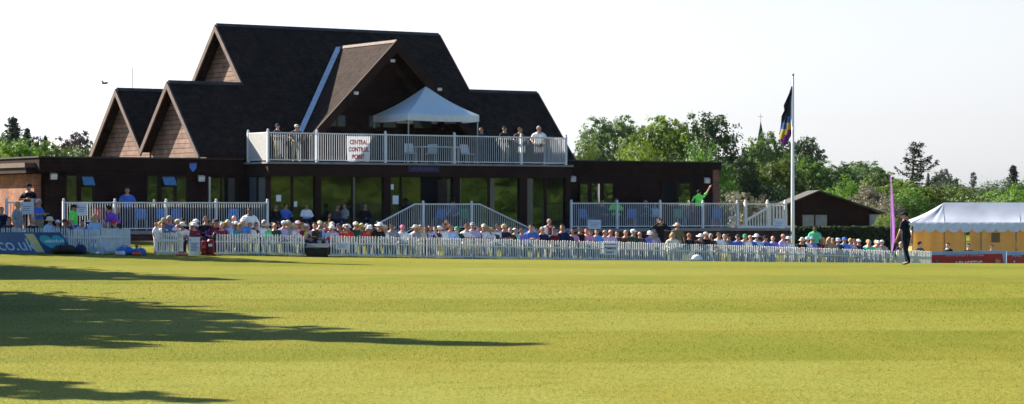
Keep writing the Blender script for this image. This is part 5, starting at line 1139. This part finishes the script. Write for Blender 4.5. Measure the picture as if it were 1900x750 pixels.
lump('kit_bag', 400, 437, 452, fd(400, -.15), 11, MBAG['black'], 'black rucksack on the fence top above the red cricket bags', 'bag', 9, .2).location.z += .55
# low black bin
d = fd(589, .2); p = at(589, 0, d); z0 = gz(p.x, d); a_ = at(569, 0, d).x; c_ = at(610, 0, d).x; zt = zat(452, d)
rt = empty('bin', (p.x, d, z0), 'low black plastic bin with sloping lid in a gap of the fence', 'bin')
b = MB(); b.prism([(a_+.05, d-.3, z0), (c_-.05, d-.3, z0), (c_, d-.34, zt-.14), (a_, d-.34, zt-.14)], (0, .55, 0)); b.build('body', plain('bin_black', (.008, .009, .009), .55, .2, 5), rt)
b = MB(); b.prism([(a_-.02, d-.36, zt-.138), (a_-.02, d+.22, zt), (a_-.02, d+.22, zt-.14)], (c_-a_+.04, 0, 0)); b.build('lid', plain('bin_lid', (.03, .04, .035), .4, .2, 5), rt)
b = MB(); b.box(p.x-.1, p.x+.1, d-.375, d-.345, zt-.20, zt-.16); b.build('handle', M_ink, rt)
# white helmet on the grass
d = fd(1293, 2.4); p = at(1293, 0, d); z0 = gz(p.x, d); rt = empty('helmet', (p.x, d, z0), 'white helmet lying on the grass before the picket fence', 'helmet')
b = MB(); b.ell((p.x, d, z0+.10), (.20, .16, .15), 16, 10, lambda q: q.z > -.09); b.build('shell', M_sign, rt, True)
b = MB(); b.prism([(p.x-.30, d-.10, z0+.06), (p.x-.15, d-.15, z0+.08), (p.x-.15, d+.1, z0+.08), (p.x-.28, d+.06, z0+.06)], (0, 0, .014)); b.build('peak', M_sign, rt)
# orange cup by the fence, folding table, terrace chairs, balcony table
b = MB(); q = at(1338, 0, fd(1338, -.5)); z0 = gz(q.x, q.y); b.loft([((q.x, q.y, z0), .10, .10), ((q.x, q.y, z0+.05), .14, .12), ((q.x, q.y, z0+.12), .10, .08), ((q.x, q.y, z0+.14), .03, .03)], 10); tag(b.build('cool_bag', MBAG['orange'], None, True), 'small orange bag on the grass just behind the fence', 'bag')
d = fy(Xof(190))+1.6; p = at(196, 0, d); z0 = gz(p.x, d); rt = empty('table', (p.x, d, z0), 'beige folding table beneath the man in purple', 'table')
zt = zat(424, d); b = MB(); b.box(p.x-.55, p.x+.45, d-.35, d+.35, zt-.04, zt); b.build('tabletop', cloth('table_beige', (.5, .44, .32)), rt)
for sx in (-.5, .4):
    for sy in (-.3, .3): b = MB(); b.box(p.x+sx-.02, p.x+sx+.02, d+sy-.02, d+sy+.02, z0-.02, zt-.04); b.build('leg', M_metal, rt)
def chair(u, Y, zf, yaw, mat, label, group):
    base = LW(lx(u, Y), Y, zf); rt = empty('chair', base, label, 'chair', group)
    R = Matrix.Rotation(radians(yaw), 4, 'Z'); X = lambda x, y, z: base+R @ Vector((x, y, z))
    b = MB(X); b.box(-.22, .22, -.22, .22, .43, .46); b.build('seat', mat, rt)
    b = MB(X); b.prism([(-.22, .20, .48), (.22, .20, .48), (.20, .28, .86), (-.20, .28, .86)], (0, .025, 0)); b.build('backrest', mat, rt)
    for sx in (-.19, .19):
        for sy in (-.19, .19): b = MB(X); b.tube([(sx*1.1, sy*1.1, 0), (sx, sy, .43)], .018, 6); b.build('leg', M_metal, rt)
mb_ = plain('chair_blue', (.04, .16, .42), .45); mr_ = plain('chair_red', (.42, .03, .025), .45); mg_ = plain('chair_green', (.04, .22, .12), .5)
for u, Y, yaw, m, lab in ((182, -2.2, 20, mr_, 'red plastic chair behind the left railing under the first window'), (200, -1.9, -30, mr_, 'red plastic chair behind the left railing near the man in purple'), (262, -2.2, 10, mb_, 'blue plastic chair behind the left railing under the middle window'), (303, -2.0, 30, mb_, 'blue plastic chair behind the left railing beside its third post'), (322, -2.1, -20, mb_, 'blue plastic chair behind the left railing right of its third post'), (434, -2.3, 10, mb_, 'blue plastic chair behind the left railing near the recess'),
                          (1085, -2.2, 20, mb_, 'blue plastic chair at the left end of the right terrace'), (1170, -2.2, -15, mb_, 'blue plastic chair in the middle of the right terrace'), (1262, -2.1, 15, mg_, 'green plastic chair left of the steward with raised arm'), (1330, -2.2, -10, mb_, 'blue plastic chair right of the steward with raised arm'), (862, -3.6, 10, mg_, 'green plastic chair behind the stair landing railing'), (815, -3.6, -20, mb_, 'blue plastic chair behind the stair landing railing')):
    chair(u, Y, ZF, yaw, m, lab, 'plastic chairs on the terrace')
for u, Y, yaw, lab in ((762, -.9, 20, 'white plastic chair under the gazebo left of the table'), (800, -.5, -10, 'white plastic chair under the gazebo behind the table'), (868, -.8, 35, 'white plastic chair under the gazebo right of the table')):
    chair(u, Y, ZB, yaw, M_white, lab, 'white chairs under the gazebo')
x0, x1 = lx(775, -1.2), lx(850, -1.2); rt = empty('table', LW((x0+x1)/2, -1.1, ZB), 'long white folding table under the gazebo on the balcony', 'table')
b = LMB(); b.box(x0, x1, -1.45, -.8, ZB+.70, ZB+.74); b.build('tabletop', M_white, rt)
for x in (x0+.1, x1-.1):
    for y in (-1.38, -.87): b = LMB(); b.box(x-.02, x+.02, y-.02, y+.02, ZB, ZB+.70); b.build('leg', M_metal, rt)
# bird
q = at(193, 155, 110); rt = empty('bird', q, 'small dark bird in flight left of the pavilion gables', 'bird')
b = MB(); b.loft([((q.x-.11, q.y, q.z-.01), .008, .008), ((q.x-.07, q.y, q.z), .025, .028), ((q.x, q.y, q.z), .032, .035), ((q.x+.08, q.y, q.z-.01), .015, .02), ((q.x+.16, q.y, q.z-.015), .02, .006)], 8); b.build('body', M_ink, rt, True)
for s_, dx in ((-1, -.05), (1, .16)):
    b = MB(); b.prism([(q.x-.05, q.y, q.z), (q.x+.04, q.y, q.z), (q.x+dx*.7+.02, q.y+s_*.18, q.z+.06), (q.x+dx, q.y+s_*.26, q.z+(.13 if s_ < 0 else .02)), (q.x+dx*.6-.06, q.y+s_*.16, q.z+.07)], (0, 0, .008)); b.build('wing', M_ink, rt)

# ------------------------------------------------------------------ trees
def crown_pts(lobes, n, seed, gap=.25, inner=.35):
    """leaf positions gathered in sprays over the shells of many lobes, with holes"""
    rnd = random.Random(seed); out = []; tot = sum(l[1]**2 for l in lobes)
    for c, r, fl in lobes:
        c = Vector(c); k = int(n*r*r/tot); ns = max(6, k//26)
        for _ in range(ns):
            d = Vector((rnd.gauss(0, 1), rnd.gauss(0, 1), rnd.gauss(0, 1))); d.normalize()
            if noise.noise(d*1.7+c*3.1) > gap+.15: continue
            rr = r*(1-inner*rnd.random()**2)*(1+.22*noise.noise(d*2.3+c)); s = c+Vector((d.x*rr, d.y*rr, d.z*rr*fl)); sp = r*rnd.uniform(.14, .26)
            for _ in range(26):
                q = Vector((rnd.gauss(0, 1), rnd.gauss(0, 1), rnd.gauss(0, .6)))*sp*.6
                out.append((s+q, d+q*.6, rnd.uniform(.7, 1.2)))
    return out
def blob_lobes(H, W, seed, n=16, base=.22, flat=.85, lean=0, squash=1.):
    rnd = random.Random(seed); L = []
    for k in range(n):
        t = rnd.random(); z = H*(base+(1-base)*(t*.86+.04)); e = sin(pi*min(1, (.18+.82*(1-t)**.8)))**.6 if t > .3 else .75+.25*t/.3
        a = rnd.uniform(0, 2*pi); rad = W*.5*e*rnd.uniform(.35, .72)
        L.append(((rad*cos(a)+lean*t, rad*sin(a), z), W*rnd.uniform(.13, .24)*squash, flat))
    L.append(((0, 0, H*.62), W*.30, 1.)); L.append(((lean, 0, H*.84), W*.17, .9))
    return L
def trunk_mesh(H, W, seed, lobes=None, r=.03):
    rnd = random.Random(seed); b = MB(); x = y = 0; P = []; R = []
    for k in range(7):
        t = k/6; P.append((x, y, H*.80*t-.3*(k == 0))); R.append(H*r*(1-t*.85)*(1.35 if k == 0 else 1)); x += rnd.uniform(-.02, .02)*H; y += rnd.uniform(-.02, .02)*H
    b.tube(P, R, 9)
    for c, rr, fl in (lobes or [])[:12]:
        k = rnd.randint(2, 4); s = Vector(P[k]); m = s.lerp(Vector(c), .5)+Vector((0, 0, -.03*H)); b.tube([tuple(s), tuple(m), tuple(c)], [R[k]*.55, R[k]*.32, R[k]*.12], 6)
    return b.mesh('trunk', smooth=True)
LEAF = dict(mid=leafy('leaf_mid', (.036, .078, .008), (.125, .205, .022)), bright=leafy('leaf_bright', (.060, .110, .009), (.165, .245, .024), .45), dark=leafy('leaf_dark', (.014, .034, .009), (.050, .092, .016), .3), pale=leafy('leaf_pale', (.055, .095, .026), (.135, .195, .055), .4), beech=leafy('leaf_copper', (.035, .020, .018), (.080, .045, .038), .25), blossom=leafy('leaf_blossom', (.09, .085, .05), (.27, .24, .17), .25), conifer=leafy('needle_dark', (.012, .024, .014), (.034, .050, .026), .15))
PROTO = {}
def proto(kind, i):
    k = (kind, i)
    if k in PROTO: return PROTO[k]
    s = hash((len(kind), i, kind[0])) % 97 if False else (ord(kind[0])*7+i*13) % 97
    if kind == 'round':
        rnd = random.Random(s); L = [((0, 0, .52), .30, 1.1), ((0, 0, .30), .22, .9)]
        for k2 in range(44):                         # lobes over a domed crown
            zc_ = 1-2*(k2+.5)/44; rr = sqrt(1-zc_*zc_); a = k2*2.39996+rnd.uniform(-.25, .25); w_ = rnd.uniform(.84, 1.06)
            if zc_ < -.75: continue
            L.append(((.335*rr*cos(a)*w_, .335*rr*sin(a)*w_, .52+.355*zc_*w_*(1 if zc_ > 0 else .95)), rnd.uniform(.085, .135), .9))
        pts = crown_pts(L, 30000, s, .55); tr = trunk_mesh(1., 1., s, L); sz = .027
    elif kind == 'tall':
        L = blob_lobes(1., .64, s, 22, .06, 1.); pts = crown_pts(L, 8500, s, .45); tr = trunk_mesh(1., .6, s, L); sz = .046
    elif kind == 'open':
        L = blob_lobes(1., .88, s, 20, .10, .8, squash=.9); pts = crown_pts(L, 18000, s, .3); tr = trunk_mesh(1., .9, s, L); sz = .028
    elif kind == 'shade':
        rnd = random.Random(s); L = []
        for k2 in range(34):
            t = k2/33; z = .16+.80*t; rr = .30*(1-t)**.75; a = k2*2.4; L.append(((rr*.62*cos(a), rr*.62*sin(a), z), max(.035, rr*.62), 1.))
        pts = crown_pts(L, 16000, s, .9); tr = trunk_mesh(1., .6, s, L); sz = .040
    elif kind == 'bush':
        L = blob_lobes(1., 1.7, s, 16, .02, .8); L = [((c[0], c[1], c[2]*.85), r, f) for c, r, f in L]; pts = crown_pts(L, 20000, s, .6); tr = trunk_mesh(.7, 1., s, L, .02); sz = .045
    elif kind == 'cedar':
        rnd = random.Random(s); pts = []; b = MB(); b.tube([(0, 0, -.03), (.01, 0, .5), (.045, 0, .86), (.12, 0, 1.)], [.03, .02, .008, .002], 8)
        for k2 in range(38):
            t = .13+.86*min(1, max(.001, (k2+rnd.uniform(-.6, .6))/38))**.9; a = k2*2.6+rnd.uniform(-.6, .6)
            ln = (.46*(1-t)**.75+.03)*rnd.uniform(.55, 1.35)*(1.2 if cos(a) > 0 else .85); o0 = Vector((.045*max(0, t-.5)*2+.01, 0, t))
            tip = o0+Vector((cos(a)*ln, sin(a)*ln, ln*rnd.uniform(.05, .32))); mid = o0+Vector((cos(a)*ln*.55, sin(a)*ln*.55, -.01)); b.tube([tuple(o0), tuple(mid), tuple(tip)], [.008, .005, .002], 5)
            for j in range(int(60+330*ln)):
                u_ = rnd.random()**.8; c = (o0.lerp(mid, u_*2) if u_ < .5 else mid.lerp(tip, u_*2-1)); w_ = .055*(1.15-u_)
                pts.append((c+Vector((rnd.gauss(0, w_), rnd.gauss(0, w_), rnd.gauss(-.010, .011))), (0, 0, 1), rnd.uniform(.6, 1)))
        tr = b.mesh('trunk', smooth=True); sz = .040
    else:                                            # fir
        rnd = random.Random(s); pts = []; b = MB(); b.tube([(0, 0, -.03), (0, 0, .6), (0, 0, 1.02)], [.022, .012, .002], 8); tr = b.mesh('trunk', smooth=True)
        for k2 in range(120):
            t = .06+.92*k2/119; a = k2*2.4+rnd.uniform(-.3, .3); ln = (.30*(1-t)**.85+.015)*rnd.uniform(.6, 1.2); o0 = Vector((0, 0, t)); tip = o0+Vector((cos(a)*ln, sin(a)*ln, -ln*.25))
            for j in range(int(20+220*ln)):
                u_ = rnd.random(); pts.append((o0.lerp(tip, u_)+Vector((rnd.gauss(0, .013), rnd.gauss(0, .013), rnd.gauss(0, .008))), (cos(a)*.4, sin(a)*.4, .8), rnd.uniform(.6, 1)))
        sz = .048
    cr = leaf_mesh('crown', pts, sz, s, .5, .5)
    cr.materials.append(LEAF['mid']); tr.materials.append(M_bark); zz = sorted(p[0].z for p in pts); xx = sorted(abs(p[0].x) for p in pts); PROTO[k] = (cr, tr, zz[int(len(zz)*(.999 if kind in ('cedar', 'fir') else .996))], xx[int(len(xx)*(.985 if kind in ('cedar', 'fir') else .93))]); return PROTO[k]
def tree(kind, i, u, vtop, wpx, d, leaf, label, rot=0., cat='tree', zbase=None, name=None, group='trees behind the ground'):
    cr, tr, mz, mx_ = proto(kind, i); p = at(u, vtop, d); zb = gz(p.x, d)-.1 if zbase is None else zbase
    h = (p.z-zb)/mz; wsc = wpx/F*d/2/mx_
    nm = name or {'cedar': 'cedar_tree', 'fir': 'fir_tree', 'bush': 'shrub'}.get(kind, 'tree')
    rt = empty(nm, (p.x, d, zb), label, cat, group); rt.rotation_euler = (0, 0, rot); rt.scale = (wsc, wsc, h)
    for me, n_, m in ((cr, 'crown', LEAF[leaf]), (tr, 'trunk', M_bark)):
        o = bpy.data.objects.new(n_, me); COL.objects.link(o); o.parent = rt; o.material_slots[0].link = 'OBJECT'; o.material_slots[0].material = m
    return rt
# right of the pavilion
T_ = [
 ('round', 0, 1142, 221, 125, 235, 'pale', 'rounded pale green tree just right of the pavilion roof', .3), ('bush', 0, 1088, 268, 60, 225, 'mid', 'small green tree half hidden by the pavilion roof edge', 1.), ('round', 1, 1228, 222, 130, 215, 'bright', 'broad bright green tree above the right wing roof', 2.), ('open', 0, 1272, 232, 90, 222, 'mid', 'mid green tree between the bright tree and the dark one', .7), ('open', 1, 1335, 215, 110, 200, 'dark', 'tall dark open crowned tree above the right end of the wing', 1.4),
 ('bush', 1, 1190, 270, 120, 190, 'bright', 'low bright bush showing over the right wing roof', .2), ('bush', 2, 1300, 272, 110, 185, 'mid', 'low green bush over the right end of the wing roof', 1.1),
 ('round', 1, 1416, 250, 78, 330, 'mid', 'egg shaped tree in front of the church spire', .4), ('round', 0, 1482, 258, 84, 335, 'dark', 'dark rounded tree behind the flagpole', 2.2), ('round', 1, 1368, 300, 78, 190, 'dark', 'dark tree above the right terrace steps', .9), ('round', 0, 1436, 298, 96, 205, 'mid', 'mid green tree below the egg shaped tree', 1.9), ('round', 1, 1500, 292, 92, 210, 'mid', 'mid green tree above the shed left slope', 2.9), ('open', 0, 1548, 306, 80, 230, 'dark', 'dark green tree above the shed ridge', .1),
 ('round', 0, 1596, 302, 92, 300, 'pale', 'greyish green rounded tree left of the cedar', 1.2), ('round', 1, 1632, 316, 70, 290, 'mid', 'green tree hard against the cedar on its left', 2.3), ('bush', 0, 1568, 335, 66, 185, 'bright', 'bright green shrub above the shed roof', .5), ('round', 1, 1668, 336, 90, 190, 'bright', 'bright green tree behind the feather flag', 1.7), ('cedar', 0, 1690, 264, 124, 235, 'conifer', 'dark cedar with drooping level branches and bent tip', 0.), ('round', 0, 1716, 346, 84, 200, 'bright', 'yellow green tree behind the marquee left corner', .6),
 ('round', 1, 1748, 316, 40, 1000, 'dark', 'far hazy domed tree right of the cedar', .3), ('cedar', 1, 1806, 320, 60, 950, 'conifer', 'far bluish spreading conifer above the marquee', 1.2), ('fir', 0, 1775, 332, 30, 420, 'conifer', 'small pointed fir above the middle of the marquee', .4), ('fir', 1, 1880, 308, 56, 360, 'conifer', 'dark pointed fir near the right edge', 1.), ('fir', 0, 1722, 322, 22, 800, 'conifer', 'thin far conifer between the cedar and the domed tree', 2.),
 ('bush', 1, 1768, 348, 110, 250, 'mid', 'green hedge tree above the marquee ridge left', .3), ('bush', 2, 1830, 352, 110, 245, 'mid', 'green hedge tree above the marquee ridge middle', 1.4), ('bush', 0, 1890, 350, 110, 240, 'bright', 'bright hedge tree above the marquee ridge right', 2.4), ('bush', 1, 1850, 338, 90, 330, 'dark', 'dark far bush left of the pointed fir', .8), ('bush', 2, 1760, 338, 90, 340, 'dark', 'dark far bush under the domed tree', 2.1), ('bush', 0, 1930, 330, 90, 330, 'mid', 'green bush cut by the right edge', 1.), ('bush', 2, 1690, 352, 90, 175, 'mid', 'mid green bush between the fielder and the marquee', .2),
 ('open', 1, 1386, 358, 56, 128, 'blossom', 'cream blossoming shrub behind the terrace steps', .4), ('bush', 0, 1420, 372, 64, 130, 'blossom', 'low cream blossoming shrub left of the shed', 1.6), ('open', 0, 1612, 346, 66, 150, 'blossom', 'pale blossoming tree above the shed right slope', 2.6), ('bush', 2, 1648, 366, 60, 148, 'blossom', 'pale blossoming bush at the right end of the shed', .7), ('bush', 1, 1640, 400, 40, 122, 'bright', 'small bright green bush over the hedge end', .9), ('bush', 1, 1530, 338, 110, 215, 'dark', 'dark undergrowth behind the shed ridge', .5), ('bush', 2, 1430, 350, 110, 190, 'dark', 'dark undergrowth behind the terrace steps', .9), ('bush', 0, 1345, 360, 90, 170, 'dark', 'dark undergrowth beside the right wing brick pier', 2.2), ('bush', 1, 1640, 350, 100, 205, 'mid', 'mid green undergrowth right of the shed ridge', 1.3),
 ('round', 0, 1985, 322, 110, 240, 'mid', 'round tree outside the right edge beside the marquee', .4), ('bush', 1, 2060, 340, 150, 230, 'bright', 'broad bush outside the right edge', 1.2), ('round', 1, 2140, 310, 130, 250, 'dark', 'dark round tree outside the right edge', 2.), ('bush', 2, 2240, 335, 160, 240, 'mid', 'second broad bush outside the right edge', .3),
 # left
 ('fir', 1, 24, 219, 96, 330, 'conifer', 'dark tiered conifer near the left edge', .5), ('fir', 0, 50, 240, 60, 335, 'conifer', 'smaller conifer right of the tiered one', 1.5), ('round', 0, 0, 250, 60, 320, 'dark', 'rounded tree cut by the left edge', .8), ('round', 1, 140, 249, 88, 400, 'beech', 'copper coloured beech left of the pavilion gables', .2), ('round', 1, 62, 258, 60, 340, 'beech', 'brownish tree between the conifers and the copper beech', 1.2), ('fir', 1, 84, 254, 40, 330, 'conifer', 'short dark conifer left of the copper beech', 2.2),
 ('round', 0, 30, 262, 104, 165, 'bright', 'bright green tree over the left brick wall', .4), ('round', 1, 80, 268, 78, 175, 'mid', 'mid green tree over the left wing roof', 1.), ('bush', 2, 120, 280, 80, 230, 'mid', 'green bush low over the left wing roof', .1), ('bush', 1, 152, 276, 66, 260, 'pale', 'pale green bush beside the first gable', 1.9), ('bush', 0, 5, 285, 80, 150, 'bright', 'low bright bush at the left edge', 2.7),
]
seen_l = set()
for t in T_:
    assert t[7] not in seen_l, t; seen_l.add(t[7])
    if t[0] == 'bush' or t[6] in ('blossom',): tree(t[0], t[1], t[2], t[3], t[4], t[5], t[6], t[7], t[8], 'shrub' if t[0] == 'bush' else 'tree', None, None, 'shrubs behind the ground')
    else: tree(*t[:9])
# trees standing to the left of the frame: their long shadows lie across the outfield
def tree_at(kind, i, x, y, h, w, leaf, label, rot=0., group='trees around the outfield'):
    cr, tr, mz, mx_ = proto(kind, i); rt = empty('shrub' if kind == 'bush' else 'tree', (x, y, gz(x, y)-.1), label, 'shrub' if kind == 'bush' else 'tree', group); rt.rotation_euler = (0, 0, rot); rt.scale = (w/2/mx_, w/2/mx_, h/mz)
    for me, n_, m in ((cr, 'crown', LEAF[leaf]), (tr, 'trunk', M_bark)):
        o = bpy.data.objects.new(n_, me); COL.objects.link(o); o.parent = rt; o.material_slots[0].link = 'OBJECT'; o.material_slots[0].material = m
SH = [('shade', 0, -17.8, 46.4, 13.9, 7.6, 'tall tapering tree whose shadow is longest on the outfield'), ('shade', 1, -20.9, 53.6, 12.9, 11., 'tapering tree beyond the one with the longest shadow'), ('shade', 0, -20.3, 44.2, 11.7, 7.4, 'smaller tree before the one with the longest shadow'), ('shade', 1, -23.9, 76.8, 12.8, 9., 'tree shading the far left outfield'), ('shade', 0, -23.6, 94.5, 14., 4.4, 'tall tree shading the outfield by the left bags'), ('shade', 1, -16., 33.1, 10.2, 5.2, 'small tree shading the near left corner'), ('shade', 0, -25.5, 67.6, 9.8, 6., 'slim tree left of the far shadows')]
for k, i, x, y, h, w_, lab in SH: tree_at(k, i, x, y, h, w_, 'mid', lab, h)
RFN = ['first', 'second', 'third', 'fourth', 'fifth', 'sixth', 'seventh', 'eighth', 'ninth', 'tenth', 'eleventh', 'twelfth']
for k in range(12):
    t = k/11; x = 52+58*t+3*sin(k*2.1); y = 104-92*t+3*cos(k*1.7)
    tree_at('round' if k % 3 else 'open', k % 2, x, y, 14+3*sin(k*1.3), 12, 'bright' if k % 2 else 'mid', RFN[k]+' tree across the ground mirrored in the pavilion glazing', k*1.3)
    tree_at('bush', k % 3, x-3, y-5, 5+sin(k*2.), 11, 'bright' if k % 3 == 0 else 'mid', RFN[k]+' shrub across the ground mirrored in the pavilion glazing', k*.7, 'shrubs across the ground')
# church spire
dc = 420.; q = at(1411.5, 262, dc); z1 = zat(224, dc); rt = empty('church_spire', (q.x, dc, -1), 'thin dark church spire with a cross above the egg shaped tree', 'church')
b = MB(); b.box(q.x-.8, q.x+.8, dc-.8, dc+.8, -1, zat(262, dc)-1.202); b.build('tower', plain('church_stone', (.14, .13, .115), .9), rt)
zb2 = zat(262, dc)-1.2; b = MB(); b.add([(q.x-.8, dc-.8, zb2), (q.x+.8, dc-.8, zb2), (q.x+.8, dc+.8, zb2), (q.x-.8, dc+.8, zb2), (q.x, dc, z1)], [(0, 1, 4), (1, 2, 4), (2, 3, 4), (3, 0, 4), (3, 2, 1, 0)]); b.build('spire', plain('spire_slate', (.03, .04, .04), .7), rt)
b = MB(); zc = zat(211, dc); b.box(q.x-.035, q.x+.035, dc-.03, dc+.03, z1-.4, zc); b.box(q.x-.45, q.x+.45, dc-.03, dc+.03, z1+.62, z1+.69); b.build('cross', M_metal, rt)
# far wooded ridge
b = MB(); n = 90; P = []
for i in range(n+1):
    x = -700+1400*i/n
    for j, (dy, k) in enumerate(((0, 0), (60, .75), (140, 1), (320, .9), (600, 0))):
        P.append((x, 760+dy, -3+k*(8.+1.6*noise.noise(Vector((x*.012, dy*.01, 2)))+1.2*noise.noise(Vector((x*.05, dy*.03, 5))))))
b.add(P, [(i*5+j, (i+1)*5+j, (i+1)*5+j+1, i*5+j+1) for i in range(n) for j in range(4)])
tag(b.build('hills', plain('far_woodland', (.045, .062, .022), .95, .4, .08, .1, 0, .0), None, True, Vector((0, 0, 0))), kind='structure')

# ------------------------------------------------------------------ light, sky, camera
SUN_AZ = (-.83, .55); SUN_EL = radians(33.5)
w = bpy.data.worlds.new('World'); sc.world = w; w.use_nodes = True
wn_ = w.node_tree; bg = [x for x in wn_.nodes if x.type == 'BACKGROUND'][0]
sky = wn_.nodes.new('ShaderNodeTexSky'); sky.sky_type = 'NISHITA'; sky.sun_disc = False
sky.sun_elevation = SUN_EL; sky.sun_rotation = atan2(SUN_AZ[0], SUN_AZ[1]); sky.altitude = 50
sky.air_density = 1.0; sky.dust_density = 1.0; sky.ozone_density = 1.0
tc_ = wn_.nodes.new('ShaderNodeTexCoord'); sp_ = wn_.nodes.new('ShaderNodeSeparateXYZ'); wn_.links.new(tc_.outputs['Generated'], sp_.inputs[0])
mr_h = wn_.nodes.new('ShaderNodeMapRange'); mr_h.interpolation_type = 'SMOOTHSTEP'
for k_, v_ in ((1, .04), (2, .30), (3, 1.), (4, 0.)): mr_h.inputs[k_].default_value = v_
wn_.links.new(sp_.outputs[2], mr_h.inputs[0])
def hsv(sat, val):
    h = wn_.nodes.new('ShaderNodeHueSaturation'); h.inputs['Saturation'].default_value = sat; h.inputs['Value'].default_value = val; wn_.links.new(sky.outputs[0], h.inputs['Color']); return h.outputs[0]
mx_s = wn_.nodes.new('ShaderNodeMix'); mx_s.data_type = 'RGBA'                   # bright pale summer haze low in the sky
wn_.links.new(mr_h.outputs[0], mx_s.inputs[0]); wn_.links.new(hsv(1.4, 1.12), mx_s.inputs[6])
tn_ = wn_.nodes.new('ShaderNodeMix'); tn_.data_type = 'RGBA'; tn_.blend_type = 'MULTIPLY'; tn_.inputs[0].default_value = 1; tn_.inputs[7].default_value = (.985, 1., 1.045, 1)
wn_.links.new(hsv(.12, .80), tn_.inputs[6]); wn_.links.new(tn_.outputs[2], mx_s.inputs[7])
wn_.links.new(mx_s.outputs[2], bg.inputs[0]); bg.inputs[1].default_value = .06
sl_ = bpy.data.lights.new('sun', 'SUN'); sl_.energy = 5.0; sl_.angle = radians(.5); sl_.color = (1, .93, .82)
so = bpy.data.objects.new('sun', sl_); COL.objects.link(so)
h_ = math.hypot(*SUN_AZ); dv = Vector((SUN_AZ[0]/h_*cos(SUN_EL), SUN_AZ[1]/h_*cos(SUN_EL), sin(SUN_EL)))
so.rotation_euler = dv.to_track_quat('Z', 'Y').to_euler(); so.location = (-40, 40, 60)
cam = bpy.data.cameras.new('camera'); co = bpy.data.objects.new('camera', cam); COL.objects.link(co)
cam.sensor_width = 36; cam.lens = F/1900*36; cam.shift_y = (H0-375)/1900; cam.clip_end = 5000; cam.clip_start = .5
co.location = (0, 0, EYE); co.rotation_euler = (pi/2, 0, 0); sc.camera = co
sc.view_settings.view_transform = 'Standard'; sc.view_settings.look = 'None'; sc.view_settings.gamma = 1
sc.view_settings.use_curve_mapping = False; sc.view_settings.exposure = 1.8
sc.cycles.max_bounces = 6; sc.cycles.transparent_max_bounces = 6; sc.cycles.volume_bounces = 0
sc.cycles.use_denoising = True

# summer haze: one even volume round the whole place
hb = MB(); hb.box(-1650, 1650, -320, 2050, -9, 42)
hz_ = hb.build('haze', bpy.data.materials.new('haze_air'), None); hm = hz_.data.materials[0]; hm.use_nodes = True; hn = hm.node_tree; hn.nodes.clear()
ho = hn.nodes.new('ShaderNodeOutputMaterial'); pv = hn.nodes.new('ShaderNodeVolumePrincipled'); pv.inputs['Color'].default_value = (.82, .90, 1, 1); pv.inputs['Density'].default_value = .00002; pv.inputs['Anisotropy'].default_value = .2
hn.links.new(pv.outputs[0], ho.inputs['Volume']); tag(hz_, kind='stuff')
